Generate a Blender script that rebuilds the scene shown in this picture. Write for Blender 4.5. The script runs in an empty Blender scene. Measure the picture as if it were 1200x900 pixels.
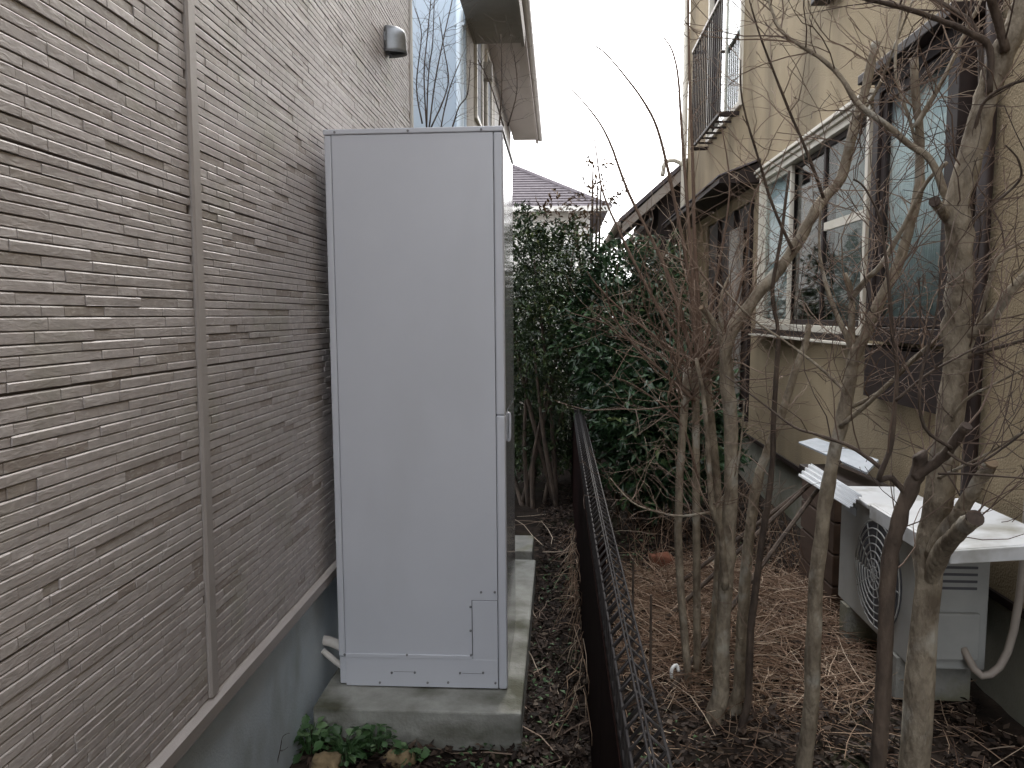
import bpy, math, random
from mathutils import Vector, Matrix, noise
R = math.radians
random.seed(7)
scene = bpy.context.scene
col = scene.collection

# ------------------------------------------------------------------ camera, sky, sun, exposure
CAM = Vector((0, 0, 1.65))
PITCH = math.atan(0.09)
YAW = math.atan(55 / 900 * math.cos(PITCH))
FPX = 900.0
cam_d = bpy.data.cameras.new('camera'); cam_d.sensor_width = 36; cam_d.lens = 27.0
cam_d.clip_start = 0.05; cam_d.clip_end = 400
cam = bpy.data.objects.new('camera', cam_d); col.objects.link(cam)
cam.location = CAM; cam.rotation_euler = (math.pi / 2 - PITCH, 0, YAW)
scene.camera = cam

SUN_EL, SUN_AZ = 38.0, 4.0            # degrees; azimuth from +Y towards +X
world = bpy.data.worlds.new('World'); scene.world = world; world.use_nodes = True
wn = world.node_tree; wn.nodes.clear()
sky = wn.nodes.new('ShaderNodeTexSky'); sky.sky_type = 'NISHITA'; sky.sun_disc = False
sky.sun_elevation = R(SUN_EL); sky.sun_rotation = R(SUN_AZ)
sky.air_density = 1.0; sky.dust_density = 4.0; sky.ozone_density = 1.0
hs = wn.nodes.new('ShaderNodeHueSaturation'); hs.inputs['Saturation'].default_value = 0.30
bg = wn.nodes.new('ShaderNodeBackground'); bg.inputs['Strength'].default_value = 0.15
wo = wn.nodes.new('ShaderNodeOutputWorld')
ov = wn.nodes.new('ShaderNodeMix'); ov.data_type = 'RGBA'; ov.inputs['Factor'].default_value = .68   # even white overcast over the clear sky
ov.inputs[7].default_value = (8.0, 8.25, 8.7, 1)
wn.links.new(sky.outputs[0], hs.inputs['Color']); wn.links.new(hs.outputs[0], ov.inputs[6]); wn.links.new(ov.outputs[2], bg.inputs['Color'])
wn.links.new(bg.outputs[0], wo.inputs['Surface'])
sun_d = bpy.data.lights.new('sun', 'SUN'); sun_d.energy = 1.0; sun_d.angle = R(25); sun_d.color = (1, 0.95, 0.87)
sun = bpy.data.objects.new('sun', sun_d); col.objects.link(sun)
sdir = Vector((math.sin(R(SUN_AZ)) * math.cos(R(SUN_EL)), math.cos(R(SUN_AZ)) * math.cos(R(SUN_EL)), math.sin(R(SUN_EL))))
sun.rotation_euler = (-sdir).to_track_quat('-Z', 'Y').to_euler()
vs = scene.view_settings; vs.view_transform = 'Standard'; vs.look = 'None'; vs.gamma = 1; vs.exposure = 1.6
scene.cycles.max_bounces = 8; scene.cycles.transparent_max_bounces = 12
scene.cycles.use_denoising = True

# ------------------------------------------------------------------ helpers
_F = Vector((-math.sin(YAW) * math.cos(PITCH), math.cos(YAW) * math.cos(PITCH), -math.sin(PITCH)))
_Rt = Vector((math.cos(YAW), math.sin(YAW), 0)); _U = _Rt.cross(_F)
def ray(px, py): return _F + (px - 600) / FPX * _Rt + (450 - py) / FPX * _U
def at(px, py, Y):
    d = ray(px, py); return CAM + d * (Y / d.y)
def proj(p):
    v = Vector(p) - CAM; w = v.dot(_F)
    return 600 + FPX * v.dot(_Rt) / w, 450 - FPX * v.dot(_U) / w, w

WL = {}
def empty(name, loc, label=None, cat=None, group=None):
    o = bpy.data.objects.new(name, None); col.objects.link(o); o.location = loc; o.empty_display_size = .1
    WL[o] = Vector(loc)
    if label: o['label'] = label; o['category'] = cat
    if group: o['group'] = group
    return o
def tag(o, label=None, cat=None, group=None, kind=None):
    if label: o['label'] = label
    if cat: o['category'] = cat
    if group: o['group'] = group
    if kind: o['kind'] = kind
    return o
def link(name, me, loc, parent=None):
    o = bpy.data.objects.new(name, me); col.objects.link(o)
    loc = Vector(loc); WL[o] = loc
    if parent is not None:
        o.parent = parent; o.location = loc - WL[parent]
    else: o.location = loc
    return o

class MB:
    def __init__(s): s.v = []; s.f = []; s.t = []
    def face(s, pts, tint=0.5):
        n = len(s.v); s.v += [tuple(p) for p in pts]; s.f.append(tuple(range(n, n + len(pts)))); s.t.append(tint)
    def box(s, x0, x1, y0, y1, z0, z1, tint=.5):
        if x0 > x1: x0, x1 = x1, x0
        if y0 > y1: y0, y1 = y1, y0
        if z0 > z1: z0, z1 = z1, z0
        n = len(s.v)
        s.v += [(x0,y0,z0),(x1,y0,z0),(x1,y1,z0),(x0,y1,z0),(x0,y0,z1),(x1,y0,z1),(x1,y1,z1),(x0,y1,z1)]
        for q in ((0,3,2,1),(4,5,6,7),(0,1,5,4),(1,2,6,5),(2,3,7,6),(3,0,4,7)):
            s.f.append(tuple(n + i for i in q)); s.t.append(tint)
        return s
    def prism(s, poly, axis, a, b, tint=.5):
        """extrude a 2D polygon along an axis; poly in the two other axes (cyclic order)"""
        def mk(p, w):
            return {'x': (w, p[0], p[1]), 'y': (p[0], w, p[1]), 'z': (p[0], p[1], w)}[axis]
        n = len(s.v); k = len(poly)
        s.v += [mk(p, a) for p in poly] + [mk(p, b) for p in poly]
        s.f.append(tuple(n + i for i in reversed(range(k)))); s.t.append(tint)
        s.f.append(tuple(n + k + i for i in range(k))); s.t.append(tint)
        for i in range(k):
            j = (i + 1) % k
            s.f.append((n + i, n + j, n + k + j, n + k + i)); s.t.append(tint)
        return s
    def tube(s, pts, rads, n=6, tint=.5, cap=True, lump=0):
        pts = [Vector(p) for p in pts]
        if len(pts) < 2: return s
        if not isinstance(rads, (list, tuple)): rads = [rads] * len(pts)
        base = len(s.v); ref = None
        for i, p in enumerate(pts):
            d = (pts[min(i + 1, len(pts) - 1)] - pts[max(i - 1, 0)])
            if d.length < 1e-9: d = Vector((0, 0, 1))
            d.normalize()
            if ref is None:
                ref = d.orthogonal().normalized()
            ref = ref - d * ref.dot(d)
            if ref.length < 1e-6: ref = d.orthogonal()
            ref.normalize(); b = d.cross(ref)
            for k in range(n):
                an = 2 * math.pi * k / n
                q = (ref * math.cos(an) + b * math.sin(an)) * rads[i]
                if lump: q *= 1 + lump * noise.noise((p + q) * (.55 / max(rads[i], .006))) + lump * .6 * noise.noise((p + q) * 41)
                s.v.append(tuple(p + q))
        for i in range(len(pts) - 1):
            for k in range(n):
                a0 = base + i * n + k; a1 = base + i * n + (k + 1) % n
                s.f.append((a0, a1, a1 + n, a0 + n)); s.t.append(tint)
        if cap:
            s.f.append(tuple(base + k for k in reversed(range(n)))); s.t.append(tint)
            s.f.append(tuple(base + (len(pts) - 1) * n + k for k in range(n))); s.t.append(tint)
        return s
    def leaf(s, p, d, nrm, L, W, tint, bend=.15):
        d = d.normalized(); side = d.cross(nrm)
        if side.length < 1e-5: side = d.orthogonal()
        side.normalize(); up = side.cross(d)
        n = len(s.v)
        m = p + d * L * .5 - up * L * bend * .3; t = p + d * L - up * L * bend
        s.v += [tuple(p), tuple(p + d * L * .45 + side * W * .5 + up * W * .12), tuple(m), tuple(t), tuple(p + d * L * .45 - side * W * .5 + up * W * .12)]
        s.f += [(n, n+1, n+2), (n+1, n+3, n+2), (n, n+2, n+4), (n+4, n+2, n+3)]; s.t += [tint] * 4
        return s
    def mesh(s, name, mat, c, smooth=False):
        me = bpy.data.meshes.new(name)
        me.from_pydata([(v[0]-c[0], v[1]-c[1], v[2]-c[2]) for v in s.v], [], s.f)
        me.materials.append(mat)
        a = me.attributes.new('tint', 'FLOAT', 'FACE'); a.data.foreach_set('value', s.t)
        if smooth: me.polygons.foreach_set('use_smooth', [True] * len(me.polygons))
        me.update(); return me
    def centre(s):
        xs = [v[0] for v in s.v]; ys = [v[1] for v in s.v]; zs = [v[2] for v in s.v]
        return Vector(((min(xs)+max(xs))/2, (min(ys)+max(ys))/2, min(zs)))
    def build(s, name, mat, parent=None, smooth=False, bevel=0, seg=2, loc=None):
        c = s.centre() if loc is None else Vector(loc)
        o = link(name, s.mesh(name, mat, c, smooth), c, parent)
        if bevel:
            m = o.modifiers.new('bevel', 'BEVEL'); m.width = bevel; m.segments = seg; m.limit_method = 'ANGLE'; m.angle_limit = R(40)
            m.harden_normals = False
        return o

def smooth_path(pts, sub=3):
    pts = [Vector(p) for p in pts]; out = []
    for i in range(len(pts) - 1):
        p0 = pts[max(i-1, 0)]; p1 = pts[i]; p2 = pts[i+1]; p3 = pts[min(i+2, len(pts)-1)]
        for k in range(sub):
            t = k / sub
            out.append(.5 * ((2*p1) + (p2-p0)*t + (2*p0-5*p1+4*p2-p3)*t*t + (3*p1-p0-3*p2+p3)*t**3))
    out.append(pts[-1]); return out
def lerp_list(vals, sub=3):
    out = []
    for i in range(len(vals) - 1):
        for k in range(sub): out.append(vals[i] + (vals[i+1]-vals[i]) * k / sub)
    out.append(vals[-1]); return out

# ------------------------------------------------------------------ materials
def mat(name, c1, c2=None, scale=8.0, rough=.7, bump=0.0, bscale=60.0, spec=.5, metal=0.0, tint=None, detail=6, stretch=None, coat=0, rough2=None, stain=None):
    m = bpy.data.materials.new(name); m.use_nodes = True
    nt = m.node_tree; N = nt.nodes; Lk = nt.links; b = N['Principled BSDF']
    b.inputs['Roughness'].default_value = rough; b.inputs['Metallic'].default_value = metal
    b.inputs['Specular IOR Level'].default_value = spec
    if coat: b.inputs['Coat Weight'].default_value = coat; b.inputs['Coat Roughness'].default_value = .15
    c1 = (*c1, 1); geo = N.new('ShaderNodeNewGeometry'); vec = geo.outputs['Position']
    if stretch:
        mp = N.new('ShaderNodeMapping'); mp.inputs['Scale'].default_value = stretch
        Lk.new(vec, mp.inputs['Vector']); vec = mp.outputs[0]
    csock = None
    if c2 is not None:
        nz = N.new('ShaderNodeTexNoise'); nz.inputs['Scale'].default_value = scale; nz.inputs['Detail'].default_value = detail
        nz.inputs['Roughness'].default_value = .65
        Lk.new(vec, nz.inputs['Vector'])
        rp = N.new('ShaderNodeValToRGB'); rp.color_ramp.elements[0].position = .34; rp.color_ramp.elements[1].position = .66
        rp.color_ramp.elements[0].color = c1; rp.color_ramp.elements[1].color = (*c2, 1)
        Lk.new(nz.outputs['Fac'], rp.inputs[0]); csock = rp.outputs[0]
        if rough2 is not None:
            mr = N.new('ShaderNodeMapRange'); mr.inputs['To Min'].default_value = rough; mr.inputs['To Max'].default_value = rough2
            mr.inputs['From Min'].default_value = .3; mr.inputs['From Max'].default_value = .7
            Lk.new(nz.outputs['Fac'], mr.inputs['Value']); Lk.new(mr.outputs[0], b.inputs['Roughness'])
    if tint:                                    # list of (pos, colour) read by the per-piece attribute
        at_ = N.new('ShaderNodeAttribute'); at_.attribute_name = 'tint'
        rt = N.new('ShaderNodeValToRGB'); el = rt.color_ramp.elements
        while len(el) < len(tint): el.new(.5)
        for e, (p, c) in zip(el, tint): e.position = p; e.color = (*c, 1)
        Lk.new(at_.outputs['Fac'], rt.inputs[0])
        if csock is None: csock = rt.outputs[0]
        else:
            mx = N.new('ShaderNodeMix'); mx.data_type = 'RGBA'; mx.blend_type = 'MULTIPLY'; mx.inputs['Factor'].default_value = 1
            Lk.new(rt.outputs[0], mx.inputs[6]); Lk.new(csock, mx.inputs[7]); csock = mx.outputs[2]
    if stain:                                   # (colour, scale, stretch, threshold)
        sc_, ss, st, th = stain
        mp2 = N.new('ShaderNodeMapping'); mp2.inputs['Scale'].default_value = st; Lk.new(geo.outputs['Position'], mp2.inputs['Vector'])
        n2 = N.new('ShaderNodeTexNoise'); n2.inputs['Scale'].default_value = ss; n2.inputs['Detail'].default_value = 8; Lk.new(mp2.outputs[0], n2.inputs['Vector'])
        r2 = N.new('ShaderNodeMapRange'); r2.inputs['From Min'].default_value = th; r2.inputs['From Max'].default_value = th + .2
        Lk.new(n2.outputs['Fac'], r2.inputs['Value'])
        mx = N.new('ShaderNodeMix'); mx.data_type = 'RGBA'; Lk.new(r2.outputs[0], mx.inputs['Factor'])
        if csock is None: mx.inputs[6].default_value = c1
        else: Lk.new(csock, mx.inputs[6])
        mx.inputs[7].default_value = (*sc_, 1); csock = mx.outputs[2]
    if csock is None: b.inputs['Base Color'].default_value = c1
    else: Lk.new(csock, b.inputs['Base Color'])
    if bump:
        nb = N.new('ShaderNodeTexNoise'); nb.inputs['Scale'].default_value = bscale; nb.inputs['Detail'].default_value = 5
        Lk.new(vec, nb.inputs['Vector'])
        bp = N.new('ShaderNodeBump'); bp.inputs['Strength'].default_value = bump; bp.inputs['Distance'].default_value = .01
        Lk.new(nb.outputs['Fac'], bp.inputs['Height']); Lk.new(bp.outputs[0], b.inputs['Normal'])
    return m

def siding_mat():
    m = mat('stone_siding', (.80, .80, .80), (1, 1, 1), scale=22, rough=.56, spec=.5,
            tint=[(0, (.34, .287, .262)), (.18, (.39, .345, .31)), (.30, (.455, .410, .395)), (.62, (.495, .452, .438)), (1, (.53, .49, .475))])
    nt = m.node_tree; N = nt.nodes; Lk = nt.links; b = N['Principled BSDF']
    geo = N.new('ShaderNodeNewGeometry')
    # diagonal chisel veins
    mp = N.new('ShaderNodeMapping'); mp.inputs['Rotation'].default_value = (R(48), 0, 0); mp.inputs['Scale'].default_value = (1, 13, 34)
    Lk.new(geo.outputs['Position'], mp.inputs['Vector'])
    n1 = N.new('ShaderNodeTexNoise'); n1.inputs['Scale'].default_value = 2.2; n1.inputs['Detail'].default_value = 7; n1.inputs['Distortion'].default_value = 1.2
    Lk.new(mp.outputs[0], n1.inputs['Vector'])
    n2 = N.new('ShaderNodeTexNoise'); n2.inputs['Scale'].default_value = 260; n2.inputs['Detail'].default_value = 3
    Lk.new(geo.outputs['Position'], n2.inputs['Vector'])
    ma = N.new('ShaderNodeMath'); ma.operation = 'MULTIPLY_ADD'; ma.inputs[1].default_value = .12
    Lk.new(n2.outputs['Fac'], ma.inputs[0]); Lk.new(n1.outputs['Fac'], ma.inputs[2])
    bp = N.new('ShaderNodeBump'); bp.inputs['Strength'].default_value = .5; bp.inputs['Distance'].default_value = .0032
    Lk.new(ma.outputs[0], bp.inputs['Height']); Lk.new(bp.outputs[0], b.inputs['Normal'])
    # pale dusty veins and a faint green bloom
    old = b.inputs['Base Color'].links[0].from_socket
    rp = N.new('ShaderNodeMapRange'); rp.inputs['From Min'].default_value = .54; rp.inputs['From Max'].default_value = .66; rp.inputs['To Max'].default_value = .6
    Lk.new(n1.outputs['Fac'], rp.inputs['Value'])
    mx = N.new('ShaderNodeMix'); mx.data_type = 'RGBA'; mx.inputs[7].default_value = (.56, .53, .51, 1)
    Lk.new(rp.outputs[0], mx.inputs['Factor']); Lk.new(old, mx.inputs[6])
    n3 = N.new('ShaderNodeTexNoise'); n3.inputs['Scale'].default_value = 3.3; n3.inputs['Detail'].default_value = 8; Lk.new(geo.outputs['Position'], n3.inputs['Vector'])
    r3 = N.new('ShaderNodeMapRange'); r3.inputs['From Min'].default_value = .56; r3.inputs['From Max'].default_value = .78; r3.inputs['To Max'].default_value = .5
    Lk.new(n3.outputs['Fac'], r3.inputs['Value'])
    m2 = N.new('ShaderNodeMix'); m2.data_type = 'RGBA'; m2.inputs[7].default_value = (.29, .29, .20, 1)
    Lk.new(r3.outputs[0], m2.inputs['Factor']); Lk.new(mx.outputs[2], m2.inputs[6]); Lk.new(m2.outputs[2], b.inputs['Base Color'])
    return m
def glass_mat():
    m = bpy.data.materials.new('window_glass'); m.use_nodes = True
    nt = m.node_tree; N = nt.nodes; Lk = nt.links; N.clear()
    o = N.new('ShaderNodeOutputMaterial'); t = N.new('ShaderNodeBsdfTransparent'); g = N.new('ShaderNodeBsdfGlossy')
    t.inputs[0].default_value = (.86, .9, .9, 1); g.inputs['Roughness'].default_value = .03
    f = N.new('ShaderNodeFresnel'); f.inputs[0].default_value = 1.5; mx = N.new('ShaderNodeMixShader')
    gg = N.new('ShaderNodeNewGeometry'); io = N.new('ShaderNodeMath'); io.operation = 'MULTIPLY_ADD'; io.inputs[1].default_value = 1/1.5 - 1.5; io.inputs[2].default_value = 1.5
    Lk.new(gg.outputs['Backfacing'], io.inputs[0]); Lk.new(io.outputs[0], f.inputs[0]); Lk.new(f.outputs[0], mx.inputs[0]); Lk.new(t.outputs[0], mx.inputs[1]); Lk.new(g.outputs[0], mx.inputs[2]); Lk.new(mx.outputs[0], o.inputs[0])
    return m
def leaf_mat(name, cols, rough=.4, spec=.5, trans=.15):
    m = mat(name, (1, 1, 1), tint=cols, rough=rough, spec=spec)
    m.node_tree.nodes['Principled BSDF'].inputs['Subsurface Weight'].default_value = 0
    return m

M = {}
M['siding'] = siding_mat()
M['backing'] = mat('siding_backing', (.17, .148, .138), rough=.9)
M['batten'] = mat('joint_batten', (.36, .325, .305), (.40, .365, .345), scale=5, rough=.5, bump=.1, bscale=200)
M['mortar'] = mat('foundation_mortar', (.47, .54, .59), (.57, .63, .675), scale=3.2, rough=.85, bump=.25, bscale=130, stain=((.27, .30, .28), 2.6, (1, 1, .6), .52))
M['unit'] = mat('white_sheet_metal', (.565, .58, .63), (.605, .62, .67), scale=1.3, rough=.40, spec=.5, bump=.05, bscale=7, stain=((.555, .568, .61), 1.6, (1.6, 1, .5), .50))
M['unit_front'] = mat('gloss_sheet_metal', (.30, .31, .33), (.34, .35, .37), scale=2, rough=.07, spec=.7, rough2=.12)  # base darkened to imitate the dark hedge reflected in the front panels
M['unit_dark'] = mat('gap_shadow_metal', (.10, .10, .11), rough=.7)
M['screw'] = mat('screw_steel', (.22, .22, .23), rough=.45, metal=.6)
M['pad'] = mat('pad_concrete', (.225, .225, .20), (.36, .36, .33), scale=7, rough=.9, bump=.4, bscale=90, stain=((.075, .075, .05), 3.4, (1, 1, 1.6), .49))
M['block'] = mat('old_block', (.20, .20, .18), (.30, .29, .26), scale=9, rough=.9, bump=.5, bscale=70, stain=((.15, .14, .06), 4, (1, 1, 1), .52))
M['pipe'] = mat('pipe_tape', (.62, .58, .53), (.70, .66, .61), scale=30, rough=.6)
M['steel'] = mat('vent_steel', (.20, .21, .22), (.28, .29, .30), scale=12, rough=.42, metal=.8)
M['stucco'] = mat('beige_stucco', (.315, .243, .148), (.365, .288, .182), scale=2.4, rough=.92, bump=.95, bscale=95, stain=((.20, .157, .098), 1.6, (1, 1, .22), .47))
M['stucco_foot'] = mat('footing_render', (.26, .26, .21), (.34, .33, .27), scale=4, rough=.9, bump=.4, bscale=90, stain=((.16, .17, .10), 3, (1, 1, 1), .55))
M['brown'] = mat('dark_brown_aluminium', (.020, .012, .010), (.030, .019, .016), scale=14, rough=.55, spec=.3)
M['brown_wood'] = mat('brown_timber', (.075, .046, .032), (.11, .07, .048), scale=6, rough=.75, stretch=(1, .2, 1))
M['cream_al'] = mat('cream_aluminium', (.60, .56, .47), (.68, .63, .54), scale=9, rough=.45)
M['gutter'] = mat('gutter_plastic', (.34, .29, .25), (.40, .35, .30), scale=6, rough=.5)
M['curtain'] = mat('pale_curtain', (.68, .75, .76), (.78, .84, .85), scale=12, rough=.9, stretch=(1, 4, .3))
M['blind'] = mat('grey_blind', (.20, .21, .20), (.27, .28, .265), scale=7, rough=.9, stretch=(1, 3, .3))
M['room'] = mat('room_dark', (.03, .027, .025), rough=.9)
M['glass'] = glass_mat()
M['bluewall'] = mat('blue_grey_render', (.49, .57, .65), (.53, .61, .69), scale=2, rough=.85, bump=.15, bscale=150)
M['bluepipe'] = mat('blue_grey_pipe', (.58, .67, .73), (.64, .72, .78), scale=5, rough=.4)
M['beige_far'] = mat('far_beige_siding', (.42, .375, .32), (.50, .45, .39), scale=2.5, rough=.85, bump=.2, bscale=60)
M['white_far'] = mat('far_pale_render', (.60, .58, .54), (.68, .66, .62), scale=1.5, rough=.85)
M['soffit'] = mat('grey_soffit', (.25, .23, .20), (.31, .285, .25), scale=3, rough=.8)
M['soffit_pale'] = mat('pale_soffit', (.42, .375, .34), (.50, .45, .41), scale=2, rough=.8, stretch=(1, .3, 1))
M['tile'] = mat('grey_roof_tile', (.115, .10, .108), (.17, .15, .16), scale=5, rough=.9, spec=.2)
M['fence'] = mat('black_coated_wire', (.030, .026, .026), (.055, .05, .05), scale=40, rough=.72, spec=.35)
M['fence_panel'] = mat('dark_brown_fence_sheet', (.009, .004, .0035), (.014, .0065, .006), scale=9, rough=1, spec=.04)
M['soil'] = mat('litter_soil', (.012, .0085, .0065), (.034, .024, .0175), scale=9, rough=1, bump=1, bscale=40, spec=.2, stain=((.05, .06, .025), 1.3, (1, 1, 1), .56))
M['litter'] = mat('dead_leaves', (1, 1, 1), tint=[(0, (.012, .008, .006)), (.35, (.028, .0175, .0125)), (.7, (.058, .037, .026)), (.92, (.12, .088, .064)), (1, (.26, .22, .18))], rough=.75, spec=.3)
M['straw'] = mat('dry_straw', (1, 1, 1), tint=[(0, (.10, .056, .037)), (.4, (.235, .148, .098)), (.8, (.39, .275, .19)), (1, (.55, .44, .33))], rough=.8, spec=.3)
M['bark'] = mat('pale_bark', (.135, .105, .074), (.37, .315, .235), scale=20, rough=.9, bump=1, bscale=70, stretch=(1, 1, .5), stain=((.47, .45, .39), 11, (1, 1, .8), .57))
M['bark_dark'] = mat('dark_bark', (.045, .032, .025), (.13, .095, .07), scale=22, rough=.85, bump=.6, bscale=80, stretch=(1, 1, .4))
M['twig'] = mat('bare_twigs', (1, 1, 1), tint=[(0, (.05, .033, .027)), (.5, (.18, .122, .09)), (.8, (.32, .235, .175)), (1, (.50, .41, .31))], rough=.8)
M['cut'] = mat('cut_wood', (.30, .22, .14), (.17, .12, .08), scale=30, rough=.9)
M['cut_dark'] = mat('weathered_cut_wood', (.05, .035, .03), (.10, .075, .06), scale=40, rough=.95)
M['camellia'] = leaf_mat('camellia_leaves', [(0, (.011, .028, .013)), (.5, (.030, .070, .027)), (.85, (.064, .125, .05)), (1, (.15, .19, .075))], rough=.38)
M['hedge'] = leaf_mat('hedge_leaves', [(0, (.012, .026, .008)), (.5, (.036, .064, .020)), (.85, (.08, .115, .036)), (1, (.18, .16, .07))], rough=.38)
M['reddish'] = leaf_mat('reddish_leaves', [(0, (.09, .05, .03)), (.5, (.16, .10, .06)), (1, (.26, .18, .11))], rough=.5)
M['weed'] = leaf_mat('weed_leaves', [(0, (.022, .055, .018)), (.6, (.05, .11, .035)), (1, (.14, .22, .10))], rough=.5)
M['stone'] = mat('garden_stone', (.13, .115, .085), (.30, .26, .20), scale=22, rough=.95, bump=.6, bscale=45)
M['stone_yellow'] = mat('yellow_stone', (.15, .11, .06), (.30, .22, .12), scale=16, rough=.9, bump=.6, bscale=50)
M['terracotta'] = mat('terracotta', (.17, .062, .035), (.25, .10, .055), scale=9, rough=.85)
M['ac'] = mat('ac_paint', (.33, .335, .32), (.41, .415, .395), scale=4, rough=.5, stain=((.24, .235, .20), 3, (1, 1, .4), .54))
M['ac_top'] = mat('ac_white_top', (.56, .57, .58), (.66, .67, .68), scale=3, rough=.55, stain=((.30, .29, .25), 5, (1, 1, 1), .52))
M['corr'] = mat('corrugated_white', (.55, .57, .60), (.66, .68, .70), scale=5, rough=.6)
M['board'] = mat('grey_board', (.36, .39, .42), (.46, .49, .52), scale=5, rough=.7)
M['plastic'] = mat('white_plastic', (.78, .78, .76), rough=.5)
M['cable'] = mat('wire_grey', (.35, .35, .36), rough=.6)

# ------------------------------------------------------------------ ground
def gz(x, y):
    v = .035 * noise.noise((x * 1.7, y * 1.7, 3)) + .018 * noise.noise((x * 6, y * 6, 9))
    if x > .25: v += .05 * min(1, (x - .25) / .6)
    return v - .01
def axis(stops):
    out = []
    for a, b, n in stops: out += [a + (b - a) * i / n for i in range(n)]
    return out + [stops[-1][1]]
gx = axis([(-90, -8, 6), (-8, -1.2, 8), (-1.2, 2.2, 62), (2.2, 9, 8), (9, 90, 6)])
gy = axis([(-60, -2, 6), (-2, 1, 10), (1, 8, 120), (8, 14, 30), (14, 40, 10), (40, 160, 6)])
g = MB()
g.v = [(x, y, gz(x, y)) for y in gy for x in gx]
w_ = len(gx)
g.f = [(j*w_+i, j*w_+i+1, (j+1)*w_+i+1, (j+1)*w_+i) for j in range(len(gy)-1) for i in range(w_-1)]; g.t = [.5]*len(g.f)
tag(g.build('ground', M['soil'], smooth=True, loc=(0, 0, 0)), kind='structure')

# ------------------------------------------------------------------ left house with stone-look siding
WX = -.95                                    # face of the siding
LH = empty('sided_house', (WX, 3, 0), 'house wall of taupe stone-look siding filling the left side', 'house')
Y0, Y1, Z0, Z1 = -6.5, 5.0, .60, 4.5  # wall runs on unseen behind the camera to shade the passage; low for skylight
wall = MB().box(-7, WX - .0085, Y0, Y1 - .02, Z0 - .03, Z1).build('siding_wall', M['backing'], LH)
MB().box(-6.9, WX - .03, Y0 + .02, Y1 - .05, -.3, Z0 - .03).build('foundation', M['mortar'], LH)
t = MB(); t.prism([(WX - .03, .552), (WX + .018, .552), (WX + .020, .590), (WX - .004, .602), (WX - .03, .602)], 'y', Y0, Y1)
t.build('base_trim', M['batten'], LH)
b1 = MB(); b1.prism([(WX - .008, 1.962), (WX + .004, 1.962), (WX + .009, 1.968), (WX + .009, 2.004), (WX + .004, 2.010), (WX - .008, 2.010)], 'z', Z0 + .006, Z1)
b1.build('joint_batten', M['batten'], LH)
MB().box(WX - .04, WX + .012, Y1 - .02, Y1 + .016, Z0, Z1).build('corner_trim', M['white_far'], LH, bevel=.004)
MB().prism([(-7.4, Z1 + .002), (-.78, Z1 + .002), (-.78, Z1 + .16), (-4, Z1 + 1.6), (-7.4, Z1 + .3)], 'y', Y0 - .4, Y1 + .45).build('roof', M['tile'], LH)

rnd = random.Random(11)
bricks = []
z = Z0 + .006; c = 0
while z < 4.3:
    hgt = rnd.choice([.0175, .0195, .0205, .0205, .0215, .0235])
    y = .35 + rnd.uniform(-.2, 0)
    while y < Y1 - .03:
        L = rnd.uniform(.07, .26)
        if rnd.random() < .12: L *= .55
        a, b = y, min(y + L, Y1 - .021)
        for lo, hi in ((1.960, 2.012),):
            if a < lo and b > lo: b = lo
            if lo <= a < hi: a = hi
        if b - a > .02:
            tt = rnd.random(); dark = tt < .13
            tint = rnd.uniform(.05, .27) if dark else (rnd.uniform(.34, .72) if tt < .93 else rnd.uniform(.75, .95))
            fx = WX + rnd.uniform(-.0009, .0009) - (.0016 if dark else 0)
            bricks.append((a + .0006, b - .0006, z, z + hgt, fx, tint, rnd.uniform(-.0006, .0006), rnd.uniform(-.0007, .0007)))
        y = max(b, y + .02)
    c += 1
    gap = rnd.choice([.0010, .0014, .0018])
    if c % 2 == 0: gap = .0024
    if c % 20 == 0: gap = .0056
    z += hgt + gap
def brick_mesh(mb, q):
    a, b, z0, z1, fx, tint, j1, j2 = q
    cz = .0010; ct = .0030; cy = .0009; d = .0019; bk = WX - .0095
    n = len(mb.v)
    mb.v += [(fx - d*.4 + j2, a, z0), (fx - d*.4 + j2, b, z0), (fx - d, b, z1), (fx - d, a, z1),
             (fx + j1, a + cy, z0 + cz), (fx - j1, b - cy, z0 + cz), (fx - j1 + j2, b - cy, z1 - ct), (fx + j1 + j2, a + cy, z1 - ct),
             (bk, a, z0), (bk, b, z0), (bk, b, z1), (bk, a, z1)]
    for f in ((4,5,6,7),(0,1,5,4),(1,2,6,5),(2,3,7,6),(3,0,4,7),(8,9,1,0),(9,10,2,1),(10,11,3,2),(11,8,0,3)):
        mb.f.append(tuple(n + i for i in f)); mb.t.append(tint)
def seen_area(q):
    ps = []
    for yy in (q[0], q[1]):
        if yy < .9: return 0
        for zz in (q[2], q[3]):
            X, Yp, w = proj((WX, yy, zz)); ps.append((X, Yp))
    cx = sum(p[0] for p in ps)/4; cy = sum(p[1] for p in ps)/4
    if cx < 3 or cy < 3 or cy > 897: return 0
    if cx > 385 and cy > 150: return 0
    return abs(ps[2][0] - ps[0][0]) * abs(ps[1][1] - ps[0][1])
order = sorted(range(len(bricks)), key=lambda i: -seen_area(bricks[i]))
big = set(order[:300]); rest = MB()
for i, q in enumerate(bricks):
    if i in big:
        m1 = MB(); brick_mesh(m1, q); m1.build('brick', M['siding'], wall)
    else: brick_mesh(rest, q)
tag(rest.build('brick_courses', M['siding'], wall), kind='stuff')

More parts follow.
